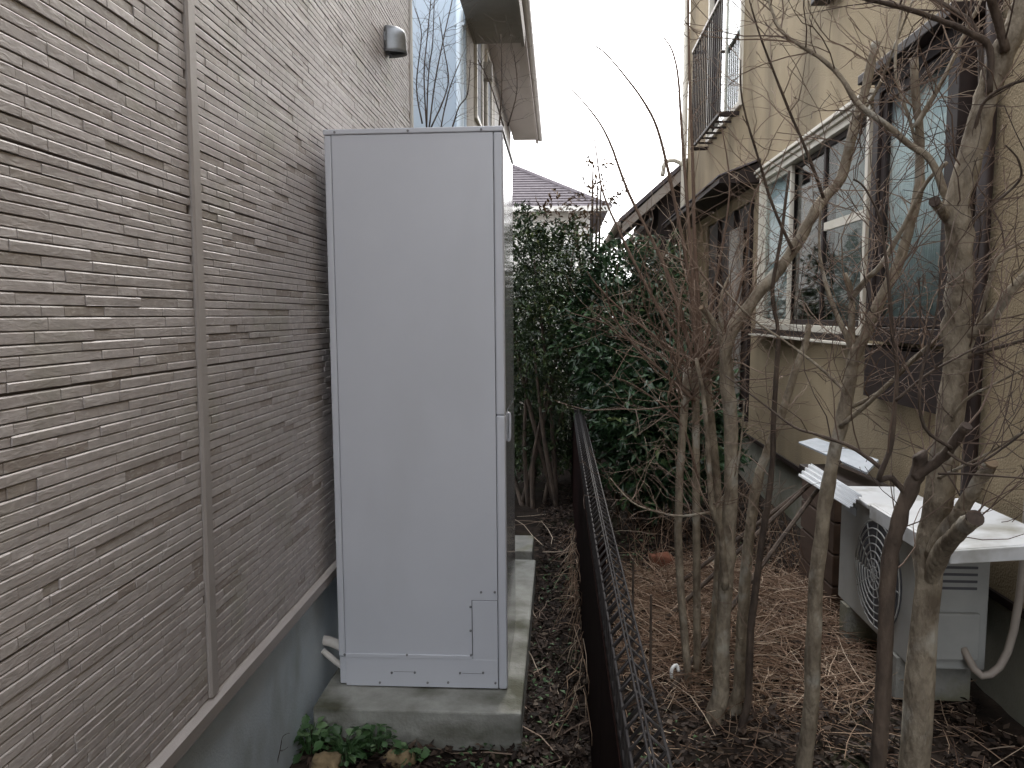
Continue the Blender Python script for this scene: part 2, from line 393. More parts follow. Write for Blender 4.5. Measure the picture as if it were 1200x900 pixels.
# vent hood on the siding
vy, vz = 4.29, 3.14
VH = empty('vent_hood', (WX, vy, vz), 'small silver steel vent hood high on the taupe siding', 'vent hood')
r_ = .056
m1 = MB(); m1.tube([(WX + .001, vy, vz), (WX + .012, vy, vz)], r_ * 1.12, 24); m1.build('flange', M['steel'], VH)
m1 = MB(); rows = 9; n = 20
prof = []
for i in range(rows + 1):
    u = i / rows
    if u < .5: zz = -.075 + .10 * u / .5; s = 1.06 - .06 * u / .5
    else:
        an = (u - .5) / .5 * math.pi / 2; zz = .025 + math.sin(an) * .055; s = max(.02, math.cos(an))
    prof.append((zz, s))
for zz, s in prof:
    for k in range(n + 1):
        an = -math.pi / 2 + math.pi * k / n
        m1.v.append((WX + .004 + max(0, math.cos(an)) * r_ * 1.9 * s, vy + math.sin(an) * r_ * s, vz + zz))
for i in range(rows):
    for k in range(n):
        a0 = i * (n + 1) + k; m1.f.append((a0, a0 + 1, a0 + n + 2, a0 + n + 1)); m1.t.append(.5)
h_ = m1.build('hood', M['steel'], VH, smooth=True); sm = h_.modifiers.new('thick', 'SOLIDIFY'); sm.thickness = .0015
m1 = MB(); m1.box(WX + .006, WX + .012, vy - .035, vy + .035, vz - .07, vz + .02); m1.build('damper', M['unit_dark'], VH)
m1 = MB(); m1.tube([(WX + .02, vy - .02, vz - .07), (WX + .035, vy - .02, vz - .098)], .006, 6); m1.build('latch', M['unit_dark'], VH)

# ------------------------------------------------------------------ concrete pad and the storage unit
pad = MB(); pad.box(-.945, -.135, 2.80, 4.66, -.08, .135)
tag(pad.build('concrete_pad', M['pad'], bevel=.008), 'low weathered concrete pad under the tall white unit', 'concrete pad')
blk = MB(); blk.box(-.62, -.16, 4.75, 5.1, -.05, .16)
tag(blk.build('concrete_block', M['block'], bevel=.008), 'grey concrete block just beyond the far end of the pad', 'block')

UX0, UX1, UY0, UY1, UZ0, UZ1 = -.890, -.200, 2.98, 3.62, .137, 2.362
U = empty('water_heater_unit', ((UX0 + UX1) / 2, UY0, UZ0), 'tall white water heater tank cabinet standing on the concrete pad', 'water heater')
MB().box(UX0 + .008, UX1 - .008, UY0 + .008, UY1 - .008, UZ0 + .012, UZ1 - .012).build('inner_case', M['unit_dark'], U)
lc = UX0 + .028; rc = UX1 - .036
zs = UZ0 + .125; zmid = UZ0 + 1.118
MB().box(lc + .0012, rc - .0012, UY0, UY0 + .01, zs + .001, UZ1 - .022).build('side_panel', M['unit'], U, bevel=.0015)
MB().box(lc + .0012, rc - .0012, UY0 - .004, UY0 + .01, UZ0 + .004, zs - .001).build('lower_panel', M['unit'], U, bevel=.002)
MB().box(UX0, lc - .0008, UY0 - .0015, UY1, zs, UZ1 - .022).build('corner_post', M['unit'], U, bevel=.006, seg=3)
MB().box(UX0 + .003, lc + .0005, UY0 + .002, UY0 + .05, UZ0 + .01, zs - .002).build('corner_foot', M['unit'], U, bevel=.003)
MB().box(rc + .0008, UX1, UY0 - .0015, UY0 + .05, zmid + .001, UZ1 - .022).build('corner_post', M['unit'], U, bevel=.007, seg=3)
MB().box(rc + .0008, UX1, UY0 - .0015, UY0 + .05, UZ0, zmid - .001).build('corner_post', M['unit'], U, bevel=.007, seg=3)
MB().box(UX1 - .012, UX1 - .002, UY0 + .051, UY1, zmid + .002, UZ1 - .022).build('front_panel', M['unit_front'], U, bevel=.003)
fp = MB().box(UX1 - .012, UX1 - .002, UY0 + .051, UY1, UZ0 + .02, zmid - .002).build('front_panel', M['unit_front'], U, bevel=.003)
hd = MB(); hd.tube(smooth_path([(UX1 - .003, UY0 + .22, zmid - .02), (UX1 + .004, UY0 + .22, zmid - .03), (UX1 + .004, UY0 + .22, zmid - .125), (UX1 - .003, UY0 + .22, zmid - .135)]), .006, 8)
hd.build('handle', M['unit'], fp, smooth=True)
tc = MB().box(UX0 - .003, UX1 + .003, UY0 - .004, UY1 + .004, UZ1 - .0205, UZ1).build('top_cap', M['unit'], U, bevel=.004, seg=3)
ax0, ax1, az0, az1 = rc - .102, rc - .002, zs - .012, zs + .243
MB().box(ax0, ax1, UY0 - .0032, UY0 - .0004, az0, az1).build('access_cover', M['unit'], U, bevel=.001)
MB().box(ax0 - .0035, ax0 - .0004, UY0 - .0012, UY0 + .004, az0 + .012, az1 + .002).build('cover_gap', M['unit_dark'], U)
MB().box(ax0 - .002, ax1, UY0 - .0010, UY0 + .004, az1 + .0004, az1 + .0022).build('cover_gap', M['unit_dark'], U)
MB().box(lc + .001, ax0 - .001, UY0 - .0060, UY0 - .0004, zs - .002, zs + .016).build('panel_lip', M['unit'], U, bevel=.0025)
for (px0, px1, pz) in ((at(462, 788, UY0).x, at(485, 788, UY0).x, .0665), (at(542, 789, UY0).x, at(565, 789, UY0).x, .0650)):
    MB().box(px0, px1, UY0 - .0046, UY0 - .0041, UZ0 + pz, UZ0 + pz + .0012).build('knockout_line', M['unit_dark'], U)
sc_me = MB().tube([(0, 0, 0), (0, -.0035, 0), (0, -.0042, 0)], [.0052, .0045, .002], 8).mesh('screw', M['screw'], (0, 0, 0))
for px, py in ((396,154),(482,153),(568,152),(405,766),(478,767),(553,768),(552.5,712),(552.5,740),(565,695),(581,695),
               (460,788),(487,788),(540,789),(567,789),(446,799.5),(502,800),(526,800),(581.5,801)):
    p = at(px, py, UY0 - .004); dy = -.0035 if py < 160 else (-.006 if py in (766,767,768) else (-.0042 if py > 780 else -.0004))
    link('screw', sc_me, (p.x + .003 * (p.z - 1), UY0 + dy, p.z), U)
U.rotation_euler = (0, R(-.45), 0)
# insulated pipes between the unit and the foundation
for pts, rr, lb in (([(376, 750, 3.07), (384, 751, 3.07), (395, 755, 3.07), (412, 764, 3.07)], .0205, 'upper, thicker cream insulated pipe poking out left of the white unit'),
                    ([(379, 763, 3.04), (386, 769, 3.04), (396, 777, 3.04), (412, 788, 3.05)], .0125, 'lower, thinner cream insulated pipe poking out left of the white unit')):
    pp = smooth_path([at(*q) for q in pts], 5); d0 = (pp[0] - pp[1]).normalized()
    m1 = MB(); m1.tube([pp[0] + d0 * rr * .5, pp[0] + d0 * rr * .3] + pp, [rr * .55, rr * .9] + [rr] * len(pp), 14)
    tag(m1.build('insulated_pipe', M['pipe'], smooth=True), lb, 'pipe', 'pipes behind the white unit')

# ------------------------------------------------------------------ mesh fence on its kerb
FX = .136; FZ = .845
cb = MB(); cb.box(FX + .005, FX + .125, .5, 8.05, -.2, .075)
tag(cb.build('boundary_kerb', M['block'], bevel=.01), 'mossy concrete kerb under the black mesh fence', 'kerb')
FN = empty('mesh_fence', (FX, 4, 0), 'low black wire mesh fence with folded top running down the gap', 'fence')
prof = [(0, .06), (0, FZ - .085), (0, FZ), (.028, FZ + .036), (.067, FZ), (.0, FZ - .085)]
w1 = MB(); w1.tube([(x, 0, z) for x, z in prof], .0044, 6)
wire_me = w1.mesh('mesh_wire', M['fence'], (0, 0, 0), True)
y = .62; k = 0
while y < 8.0:
    link('mesh_wire', wire_me, (FX, y, 0), FN); y += .075
for (x, z, rr) in ((0, FZ - .003, .0036), (.0245, FZ + .0385, .0028), (.0325, FZ + .0385, .0028), (.069, FZ - .002, .0036), (0, FZ - .088, .003), (0, .62, .003), (0, .47, .003), (0, .32, .003), (0, .17, .003), (0, .08, .0035)):
    MB().tube([(FX + x, .55, z), (FX + x, 8.0, z)], rr, 6).build('line_wire', M['fence'], FN, smooth=True)
for yy in (1.0, 3.0, 5.0, 7.0, 8.02):
    p_ = MB(); p_.box(FX + .012, FX + .056, yy - .022, yy + .022, -.05, .745); p_.build('post', M['fence_panel'], FN, bevel=.004)
yy = .55
while yy < 7.9:                                  # dark sheets tied to the mesh
    y2 = min(yy + 1.6, 8.0)
    MB().box(FX - .0085, FX - .0045, yy, y2 - .006, .02, FZ - .10).build('screen_sheet', M['fence_panel'], FN)
    yy = y2

# ------------------------------------------------------------------ right house, beige stucco
RX = 1.8
RH = empty('stucco_house', (RX, 4, 0), 'beige stucco house on the right with dark brown window frames', 'house')
RY0, RY1, RZ0, RZ1 = -6.5, 11.25, .52, 6.4  # also lengthened unseen behind the camera, dimming the lower passage
holes = [(4.62, 7.05, 1.53, 2.86), (3.52, 4.24, 1.56, 2.84), (7.95, 9.7, 3.72, 5.5), (7.35, 9.6, .62, 2.72)]
def wall_x(mb, x0, x1, y0, y1, z0, z1, holes):
    ys = sorted({y0, y1, *[h[0] for h in holes], *[h[1] for h in holes]})
    for a, b in zip(ys, ys[1:]):
        hs_ = sorted([(h[2], h[3]) for h in holes if h[0] <= a + 1e-6 and h[1] >= b - 1e-6]); zz = z0
        for c0, c1 in hs_:
            if c0 > zz: mb.box(x0, x1, a, b, zz, c0)
            zz = c1
        if zz < z1: mb.box(x0, x1, a, b, zz, z1)
mw = MB(); wall_x(mw, RX, RX + .15, RY0, RY1, RZ0, RZ1, holes)
rw = mw.build('wall', M['stucco'], RH)
m1 = MB(); m1.box(RX + .15, 9, RY0, RY0 + .15, RZ0, RZ1); m1.box(RX + .15, 9, RY1 - .15, RY1, RZ0, RZ1); m1.box(8.85, 9, RY0 + .15, RY1 - .15, RZ0, RZ1)
m1.build('wall', M['stucco'], RH)
m1 = MB(); m1.box(RX + .15, 8.85, RY0 + .15, RY1 - .15, RZ0, RZ0 + .05); m1.box(RX + .15, 8.85, RY0 + .15, RY1 - .15, 3.1, 3.3); m1.box(3.6, 3.7, RY0 + .15, RY1 - .15, RZ0 + .05, 3.1); m1.box(3.6, 3.7, RY0 + .15, RY1 - .15, 3.3, RZ1)
m1.build('interior', M['room'], RH)
MB().box(RX + .03, 8.9, RY0 + .02, RY1 - .02, -.3, RZ0 - .03).build('foundation', M['stucco_foot'], RH)
MB().box(RX - .012, RX + .10, RY0, RY1, RZ0 - .035, RZ0 - .002).build('drip_edge', M['brown'], RH)
MB().prism([(1.55, RZ1 + .002), (9.5, RZ1 + .002), (9.5, RZ1 + .16), (5.3, RZ1 + 1.7), (1.55, RZ1 + .16)], 'y', RY0 - .5, RY1 + .5).build('roof', M['tile'], RH)

def frame_x(name, x0, x1, y0, y1, z0, z1, w, mt, parent, bevel=.003):
    m = MB(); m.box(x0, x1, y0, y0 + w, z0, z1); m.box(x0, x1, y1 - w, y1, z0, z1)
    m.box(x0, x1, y0 + w, y1 - w, z0, z0 + w); m.box(x0, x1, y0 + w, y1 - w, z1 - w, z1)
    return m.build(name, mt, parent, bevel=bevel)
def curtain_x(name, x, y0, y1, z0, z1, mt, parent, amp=.02, per=.11):
    m = MB(); n = max(8, int((y1 - y0) / .012)); vs_ = []
    for i in range(n + 1):
        yy = y0 + (y1 - y0) * i / n; ph = yy / per * 2 * math.pi
        xx = x + amp * (math.sin(ph) + .4 * math.sin(ph * .37 + 1)); vs_.append((xx, yy))
    for i in range(n):
        (a, b), (c_, d_) = vs_[i], vs_[i + 1]
        m.face([(a, b, z0), (c_, d_, z0), (c_, d_, z1), (a, b, z1)])
    o = m.build(name, mt, parent, smooth=True); s_ = o.modifiers.new('thick', 'SOLIDIFY'); s_.thickness = .002; return o
# wide ground-floor window: cream outer frame, two sashes, curtain drawn to its far end
y0, y1, z0, z1 = holes[0]
W1 = frame_x('window', RX - .035, RX + .07, y0, y1, z0, z1, .045, M['cream_al'], RH)
MB().box(RX - .075, RX - .002, y0 - .05, y1 + .05, z1 + .035, z1 + .060).build('head_trim', M['cream_al'], W1, bevel=.003)
MB().box(RX - .055, RX - .002, y0 - .05, y1 + .05, z1 + .002, z1 + .030).build('head_rail', M['cream_al'], W1, bevel=.003)
MB().box(RX - .085, RX - .002, y0 - .9, y1 + .05, z0 - .062, z0 - .045).build('sill', M['cream_al'], W1, bevel=.003)
MB().box(RX - .055, RX - .002, y0 + .02, y1 + .03, z0 - .043, z0 - .002).build('sill_rail', M['brown'], W1)
for a, b, xx in ((y0 + .05, y0 + .86, .0), (y0 + .83, y0 + 1.66, .03), (y0 + 1.60, y1 - .05, .0)):
    s_ = frame_x('sash', RX + xx, RX + xx + .028, a, b, z0 + .048, z1 - .048, .038, M['cream_al'] if a > y0 + 1 else M['brown'], W1)
    MB().box(RX + xx + .012, RX + xx + .016, a + .039, b - .039, z0 + .087, z1 - .087).build('pane', M['glass'], s_)
MB().box(RX + .002, RX + .024, y0 + .09, y0 + .82, 2.22, 2.275).build('mid_rail', M['cream_al'], W1)
curtain_x('curtain', RX + .045, y1 - .78, y1 - .06, z0 + .06, z1 - .06, M['curtain'], W1, amp=.010)
curtain_x('blind', RX + .075, y0 + .05, y0 + .80, z0 + .06, z1 - .06, M['blind'], W1, amp=.008, per=.3)
# narrower window in a projecting dark brown box
y0, y1, z0, z1 = holes[1]
W2 = frame_x('bay_window', RX - .10, RX + .05, y0 - .03, y1 + .16, z0 - .05, z1 + .06, .075, M['brown'], RH)
MB().box(RX - .17, RX + .001, y0 - .08, y1 + .22, z1 + .064, z1 + .115).build('hood', M['brown'], W2, bevel=.006)
MB().box(RX - .085, RX - .003, y0 - .04, y1 + .18, z0 - .36, z0 - .075).build('under_bay_shade', M['brown'], W2)  # dark box standing in for the shadow below the bay window
s_ = frame_x('sash', RX - .085, RX - .055, y0 + .05, y1 + .07, z0 + .03, z1 - .02, .05, M['brown'], W2)
MB().box(RX - .072, RX - .068, y0 + .102, y1 + .02, z0 + .082, z1 - .072).build('pane', M['glass'], s_)
curtain_x('curtain', RX - .032, y0 + .06, y1 + .10, z0 + .06, z1 - .03, M['curtain'], W2, amp=.010)
# upper window with a railing
y0, y1, z0, z1 = holes[2]
W3 = frame_x('upper_window', RX - .03, RX + .06, y0, y1, z0, z1, .05, M['cream_al'], RH)
for a, b, xx in ((y0 + .052, y0 + .88, 0), (y0 + .85, y1 - .052, .03)):
    s_ = frame_x('sash', RX + xx, RX + xx + .028, a, b, z0 + .052, z1 - .052, .04, M['cream_al'] if xx == 0 else M['brown'], W3)
    MB().box(RX + xx + .012, RX + xx + .016, a + .041, b - .041, z0 + .093, z1 - .093).build('pane', M['glass'], s_)
curtain_x('curtain', RX + .14, y0 + .07, y0 + .8, z0 + .06, z1 - .06, M['curtain'], W3)
RL = empty('window_railing', (RX - .1, 8.8, 3.7), 'dark metal railing with upright bars in front of the upper window', 'railing')
rx_ = RX - .19; ya, yb = 8.05, 9.75
m1 = MB(); m1.box(rx_ - .02, rx_ + .02, ya, yb, 4.80, 4.835); m1.build('top_rail', M['gutter'], RL, bevel=.004)
m1 = MB(); m1.box(rx_ - .015, rx_ + .015, ya, yb, 3.66, 3.69); m1.build('bottom_rail', M['brown'], RL, bevel=.003)
for yy in (ya, yb - .03):
    MB().box(rx_ + .022, RX - .002, yy, yy + .03, 4.80, 4.83).build('bracket', M['brown'], RL)
    MB().box(rx_ + .017, RX - .002, yy, yy + .03, 3.655, 3.69).build('bracket', M['brown'], RL)
bar_me = MB().box(-.007, .007, -.007, .007, 3.69, 4.80).mesh('bar', M['brown'], (0, 0, 0))
for k in range(16): link('bar', bar_me, (rx_, ya + .03 + k * (yb - ya - .06) / 15, 0), RL)
for k in range(7): MB().box(rx_ + .02, RX - .004, ya + .1 + k * .25, ya + .12 + k * .25, 3.662, 3.682).build('floor_bar', M['brown'], RL)
# canopy over the recess, posts and dark recess door
CP = MB(); CP.prism([(RX - .36, 2.84), (RX - .002, 2.84), (RX - .002, 3.02), (RX - .36, 2.88)], 'y', 7.18, 11.0)
CPo = CP.build('canopy', M['brown'], RH)
CPt = MB(); CPt.prism([(RX - .375, 2.892), (RX - .003, 3.035), (RX - .003, 3.05), (RX - .375, 2.905)], 'y', 7.15, 11.02); CPt.build('canopy_sheet', M['tile'], CPo)
MB().box(RX + .02, RX + .14, 7.36, 9.58, .63, 2.71).build('recess_shutter', M['brown'], RH)
for yy in (7.40, 8.1, 8.9):
    MB().box(RX - .02, RX + .018, yy, yy + .06, .63, 2.71).build('shutter_post', M['brown'], RH)
MB().box(RX - .07, RX - .002, 7.72, 8.06, .1, 2.5).build('flue_cover', M['soffit'], RH, bevel=.01)
# far lean-to roof that juts into the passage
LR = empty('lean_to_roof', (1.4, 12, 2.8), 'brown lean-to roof jutting from the far corner of the beige house', 'roof')
m1 = MB(); m1.prism([(.92, 2.86), (2.3, 4.10), (2.3, 4.22), (.90, 2.96)], 'y', 11.3, 15.5); m1.build('roof_slab', M['brown_wood'], LR)
m1 = MB(); m1.prism([(.86, 2.965), (2.3, 4.232), (2.3, 4.30), (.86, 3.03)], 'y', 11.22, 15.6); m1.build('roof_cover', M['tile'], LR)
m1 = MB(); m1.prism([(.90, 2.82), (2.3, 4.06), (2.3, 4.225), (.90, 2.96)], 'y', 11.25, 11.298); m1.build('rake_board', M['gutter'], LR)
m1 = MB(); m1.tube([(.83, 11.2, 2.93), (.83, 15.6, 2.90)], .055, 10); m1.build('gutter', M['gutter'], LR, smooth=True)
m1 = MB(); m1.prism([(1.45, 0), (2.29, 0), (2.29, 4.08), (1.45, 3.32)], 'y', 11.55, 15.4); m1.build('wall', M['brown'], LR)
for k in range(4): MB().box(1.00 + k * .11, 1.04 + k * .11, 11.62, 15.3, 2.74 + k*.10, 2.78 + k*.10).build('batten', M['corr'], LR)
MB().box(.96, 1.448, 11.50, 11.56, 2.60, 2.74).build('beam', M['brown_wood'], LR)
# drainpipe near the far corner
DP = MB(); DP.tube([(RX - .055, 11.18, .1), (RX - .055, 11.18, 6.4)], .04, 10); DP.tube(smooth_path([(RX - .055, 11.18, 3.75), (1.60, 11.18, 3.82), (1.48, 11.18, 3.78), (1.45, 11.18, 3.6)]), .03, 8)
tag(DP.build('drainpipe', M['cream_al'], smooth=True), 'pale drainpipe at the far corner of the beige house', 'drainpipe')
m1 = MB(); m1.tube([(RX - .04, 3.36, .05), (RX - .04, 3.36, 2.94)], .030, 10); m1.tube([(RX - .04, 3.36, 2.93), (RX - .04, 3.36, 6.38)], .027, 10)
tag(m1.build('brown_drainpipe', M['brown'], smooth=True), 'dark brown drainpipe beside the bay window, behind the thickest tree', 'drainpipe')
m1 = MB(); m1.box(RX - .12, RX - .002, 5.2, 5.5, 3.72, 3.86)
tag(m1.build('wall_vent', M['brown'], bevel=.01), 'small dark vent cover high on the beige wall at the picture top', 'vent')

# ------------------------------------------------------------------ far houses
HA = empty('blue_grey_house', (-.95, 9.5, 0), 'two-storey house beyond, blue-grey end wall and beige side', 'house')
MB().box(-6, -.985, 8.2, 8.3, 0, 6.4).build('end_wall', M['bluewall'], HA)
sw = MB(); sw.box(-1.13, -.98, 8.31, 11.8, 0, 6.4); sw = sw.build('side_wall', M['beige_far'], HA)
MB().box(-6, -1.14, 11.7, 11.8, 0, 6.4).build('rear_wall', M['beige_far'], HA)
MB().tube([(-1.035, 8.13, 0), (-1.035, 8.13, 6.2)], .038, 12).build('downpipe', M['bluepipe'], HA, smooth=True)
for zz in (2.2, 3.4, 4.6): MB().box(-1.085, -.985, 8.10, 8.198, zz, zz + .03).build('pipe_clip', M['bluepipe'], HA)
s1 = MB(); s1.box(-.98 + .001, -.44, 7.2, 8.95, 4.70, 4.78); s1.build('soffit', M['soffit'], HA)
MB().box(-.44 + .001, -.40, 7.2, 8.95, 4.66, 4.86).build('fascia', M['soffit'], HA)
MB().prism([(-6.4, 6.402), (-.9, 6.402), (-3.6, 8.2)], 'y', 7.8, 11.9).build('roof', M['tile'], HA)
for (ya_, yb_, za_, zb_) in ((9.0, 9.7, 3.9, 5.1), (10.3, 11.0, 3.9, 5.1)):
    wf = frame_x('window', -.978, -.945, ya_, yb_, za_, zb_, .05, M['cream_al'], HA)
    MB().box(-.978, -.965, ya_ + .052, yb_ - .052, za_ + .052, zb_ - .052).build('pane', M['unit_dark'], wf)
MB().box(-.978, -.86, 9.95, 10.1, 4.62, 4.82).build('wall_lamp_box', M['soffit'], HA)
MB().tube([(-.95, 10.02, 2.5), (-.95, 10.02, 4.6)], .02, 8).build('conduit', M['soffit'], HA)
HB = empty('pale_eaves_house', (-1, 15, 0), 'farther pale house with deep light-grey eaves above the white unit', 'house')
MB().box(-6, -1.02, 11.85, 16.4, 0, 5.50).build('wall', M['white_far'], HB)
MB().box(-.975, -.50, 8.4, 16.5, 5.30, 5.37).build('soffit', M['soffit_pale'], HB)
MB().box(-.499, -.45, 8.4, 16.5, 5.22, 5.50).build('fascia', M['soffit_pale'], HB)
MB().tube([(-.41, 8.4, 5.36), (-.41, 16.55, 5.32)], .05, 8).build('gutter', M['white_far'], HB)
MB().prism([(-6.4, 5.502), (-.56, 5.502), (-3.4, 7.4)], 'y', 11.85, 16.5).build('roof', M['tile'], HB)
# hipped tile roof at the end of the view
HC = empty('tiled_roof_house', (-1, 27, 0), 'distant pale house under a grey hipped tile roof', 'house')
ez = 4.95; ex0, ex1, ey0, ey1 = -8, 1.55, 24, 32; rz = ez + 2.35; ry = 28; rxr = -2.6
MB().box(ex0 + .5, ex1 - .6, ey0 + .5, ey1 - .5, 0, ez - .02).build('wall', M['white_far'], HC)
rf = MB(); A = Vector((ex0, ey0, ez)); B = Vector((ex1, ey0, ez)); C2 = Vector((ex1, ey1, ez)); D2 = Vector((ex0, ey1, ez)); E2 = Vector((ex0 + 2, ry, rz)); F2 = Vector((rxr, ry, rz))
def courses(mb, p0, p1, q0, q1, n):
    """stepped tile courses from eave p0-p1 up to ridge q0-q1"""
    nrm = (p1 - p0).cross(q0 - p0).normalized()
    for i in range(n):
        a, b = i / n, (i + 1) / n
        l0 = p0.lerp(q0, a) + nrm * .035; r0 = p1.lerp(q1, a) + nrm * .035; l1 = p0.lerp(q0, b) ; r1 = p1.lerp(q1, b)
        mb.face([l0, r0, r1, l1]); mb.face([l0 - nrm * .035, r0 - nrm * .035, r0, l0])
courses(rf, A, B, E2, F2, 22); courses(rf, B, C2, F2, F2 + Vector((.01, .01, 0)), 22); courses(rf, C2, D2, F2, E2, 22)
rfo = rf.build('roof', M['tile'], HC)
m1 = MB(); m1.tube([F2, B], .09, 8); m1.tube([E2, F2], .12, 8); m1.build('ridge_tiles', M['tile'], rfo)
MB().box(ex0, ex1, ey0 - .12, ey0, ez - .14, ez + .01).build('gutter', M['white_far'], rfo)
wf = MB().box(-.3, .55, ey0 + .44, ey0 + .498, 2.6, 3.9).build('window', M['white_far'], HC); MB().box(-.24, .49, ey0 + .425, ey0 + .438, 2.66, 3.84).build('pane', M['blind'], wf)
for k, (a, b) in enumerate((((632, 37), (790, 31)), ((640, 53), (790, 49)))):
    p, q = at(*a, 30), at(*b, 30); d = q - p; pts = [p - d * 4 + d * 9 * i / 16 + Vector((0, 0, -.02 * (8 - abs(i - 8)))) for i in range(17)]
    tag(MB().tube(pts, .012, 5).build('power_line', M['cable']), ('upper' if k == 0 else 'lower') + ' of two faint power lines across the white sky', 'power line', 'power lines')

# ------------------------------------------------------------------ air conditioners and clutter by the right house
def ac_unit(name, label, x0, y0, y1, z0, z1, dep):
    e = empty(name, (x0 + dep / 2, (y0 + y1) / 2, z0 - .1), label, 'air conditioner', None)
    yc, zc, rr = y0 + (y1 - y0) * .42, (z0 + z1) / 2 - .01, (z1 - z0) * .42
    MB().box(x0 + .012, x0 + dep, y0, y1, z0, z1 - .022).build('casing', M['ac'], e, bevel=.008)
    MB().box(x0 - .008, x0 + dep + .008, y0 - .008, y1 + .008, z1 - .021, z1).build('top_panel', M['ac_top'], e, bevel=.005)
    m = MB(); m.tube([(x0 + .0095, yc, zc), (x0 + .0118, yc, zc)], rr, 28); m.build('fan_opening', M['unit_dark'], e)
    for k in range(7):
        r2 = rr * (k + 1) / 7
        pts = [(x0 - .008 + .010 * (k / 6) ** 2, yc + math.cos(i * math.pi / 14) * r2, zc + math.sin(i * math.pi / 14) * r2) for i in range(29)]
        MB().tube(pts, .0035, 5).build('guard_ring', M['ac'], e, smooth=True)
    for k in range(6):
        an = k * math.pi / 6
        MB().tube([(x0 + .002, yc - math.cos(an) * rr, zc - math.sin(an) * rr), (x0 - .010, yc, zc), (x0 + .002, yc + math.cos(an) * rr, zc + math.sin(an) * rr)], .003, 4).build('guard_spoke', M['ac'], e)
    MB().box(x0 + .06, x0 + dep - .04, y0 - .028, y0 - .001, z0 + .05, z0 + .24).build('valve_cover', M['ac'], e, bevel=.006)
    MB().tube(smooth_path([(x0 + .2, y0 - .02, z0 + .1), (x0 + .24, y0 - .09, z0 + .02), (x0 + .33, y0 - .09, z0 + .12), (1.77, y0 - .09, z0 + .5), (1.77, y0 - .09, 1.5)]), .015, 8).build('pipe_bundle', M['gutter'], e, smooth=True)
    for k in range(6): MB().box(x0 + .05, x0 + dep - .05, y0 - .004, y0 - .0005, z1 - .09 - k * .028, z1 - .08 - k * .028).build('louvre', M['unit_dark'], e)
    MB().box(x0 + .007, x0 + .0115, y1 - .20, y1 - .06, z1 - .10, z1 - .06).build('plate', M['board'], e)
    for yy in (y0 + .1, y1 - .16):
        MB().box(x0 + .0, x0 + dep, yy, yy + .09, z0 - .18, z0 - .001).build('foot', M['block'], e)
    return e
ac_unit('outdoor_ac_unit', 'pale air conditioner outdoor unit with round fan guard beside the beige wall', 1.40, 3.05, 3.86, .24, .80, .30)
CS = MB(); CS.prism([(1.34, .838), (1.72, .872), (1.72, .882), (1.34, .848)], 'y', 2.66, 3.30)
CS.prism([(1.326, .785), (1.338, .785), (1.338, .848), (1.326, .846)], 'y', 2.66, 3.30); CS.prism([(1.34, .80), (1.72, .83), (1.72, .881), (1.34, .847)], 'y', 2.646, 2.658)
tag(CS.build('white_cover_sheet', M['ac_top'], bevel=.003), 'folded white sheet-metal cover lying over the near end of the outdoor unit', 'cover sheet')
# corrugated sheet and grey board lying beside
def sheet(name, mt, corners, thick, waves, label, cat):
    a, b, c_, d_ = [Vector(p) for p in corners]; n = max(2, waves * 6); nrm = (b - a).cross(d_ - a).normalized(); m = MB()
    for i in range(n):
        for s in (0, 1):
            u0, u1 = i / n, (i + 1) / n
            o0 = nrm * (thick * math.sin(u0 * waves * 2 * math.pi)) if waves else nrm * 0
            o1 = nrm * (thick * math.sin(u1 * waves * 2 * math.pi)) if waves else nrm * 0
        m.face([a.lerp(d_, u0) + o0, a.lerp(d_, u1) + o1, b.lerp(c_, u1) + o1, b.lerp(c_, u0) + o0])
    o = m.build(name, mt, smooth=bool(waves)); s_ = o.modifiers.new('thick', 'SOLIDIFY'); s_.thickness = .003 if waves else .012
    return tag(o, label, cat)
sheet('corrugated_sheet', M['corr'], [at(936, 558, 4.25), at(996, 596, 3.45), at(1010, 580, 3.55), at(951, 543, 4.4)], .007, 4, 'small white corrugated plastic sheet leaning by the outdoor unit', 'sheet')
sheet('grey_board', M['board'], [at(936, 520, 4.9), at(1016, 556, 4.05), at(1030, 541, 4.15), at(957, 515, 5.0)], 0, 0, 'flat blue-grey board propped above the corrugated sheet', 'board')
bx_ = empty('storage_box', (1.6, 4.4, 0), 'dark wooden box under the grey board against the beige wall', 'box')
for k in range(4): MB().box(1.475, 1.74, 4.12, 4.68, .02 + k * .175, .185 + k * .175).build('plank', M['brown_wood'], bx_, bevel=.006)
MB().box(1.46, 1.755, 4.10, 4.70, .722, .75).build('lid', M['brown'], bx_, bevel=.005)
for k, (a, b) in enumerate((((925, 585, 4.3), (985, 540, 4.3)), ((900, 610, 4.2), (962, 555, 4.35)), ((938, 600, 4.1), (968, 560, 4.3)))):
    pa, pb = at(*a), at(*b); pg = pb + (pa - pb) * ((pb.z - .02) / (pb.z - pa.z)); pg = Vector((max(.5, pg.x), pg.y, gz(max(.5, pg.x), pg.y)))
    tag(MB().tube([pg, pb], .012, 6).build('timber_stick', M['bark_dark']), ['dark stick leaning highest against the grey board', 'long dark stick leaning leftmost below the grey board', 'short dark stick leaning under the corrugated sheet'][k], 'stick', 'sticks by the outdoor units')

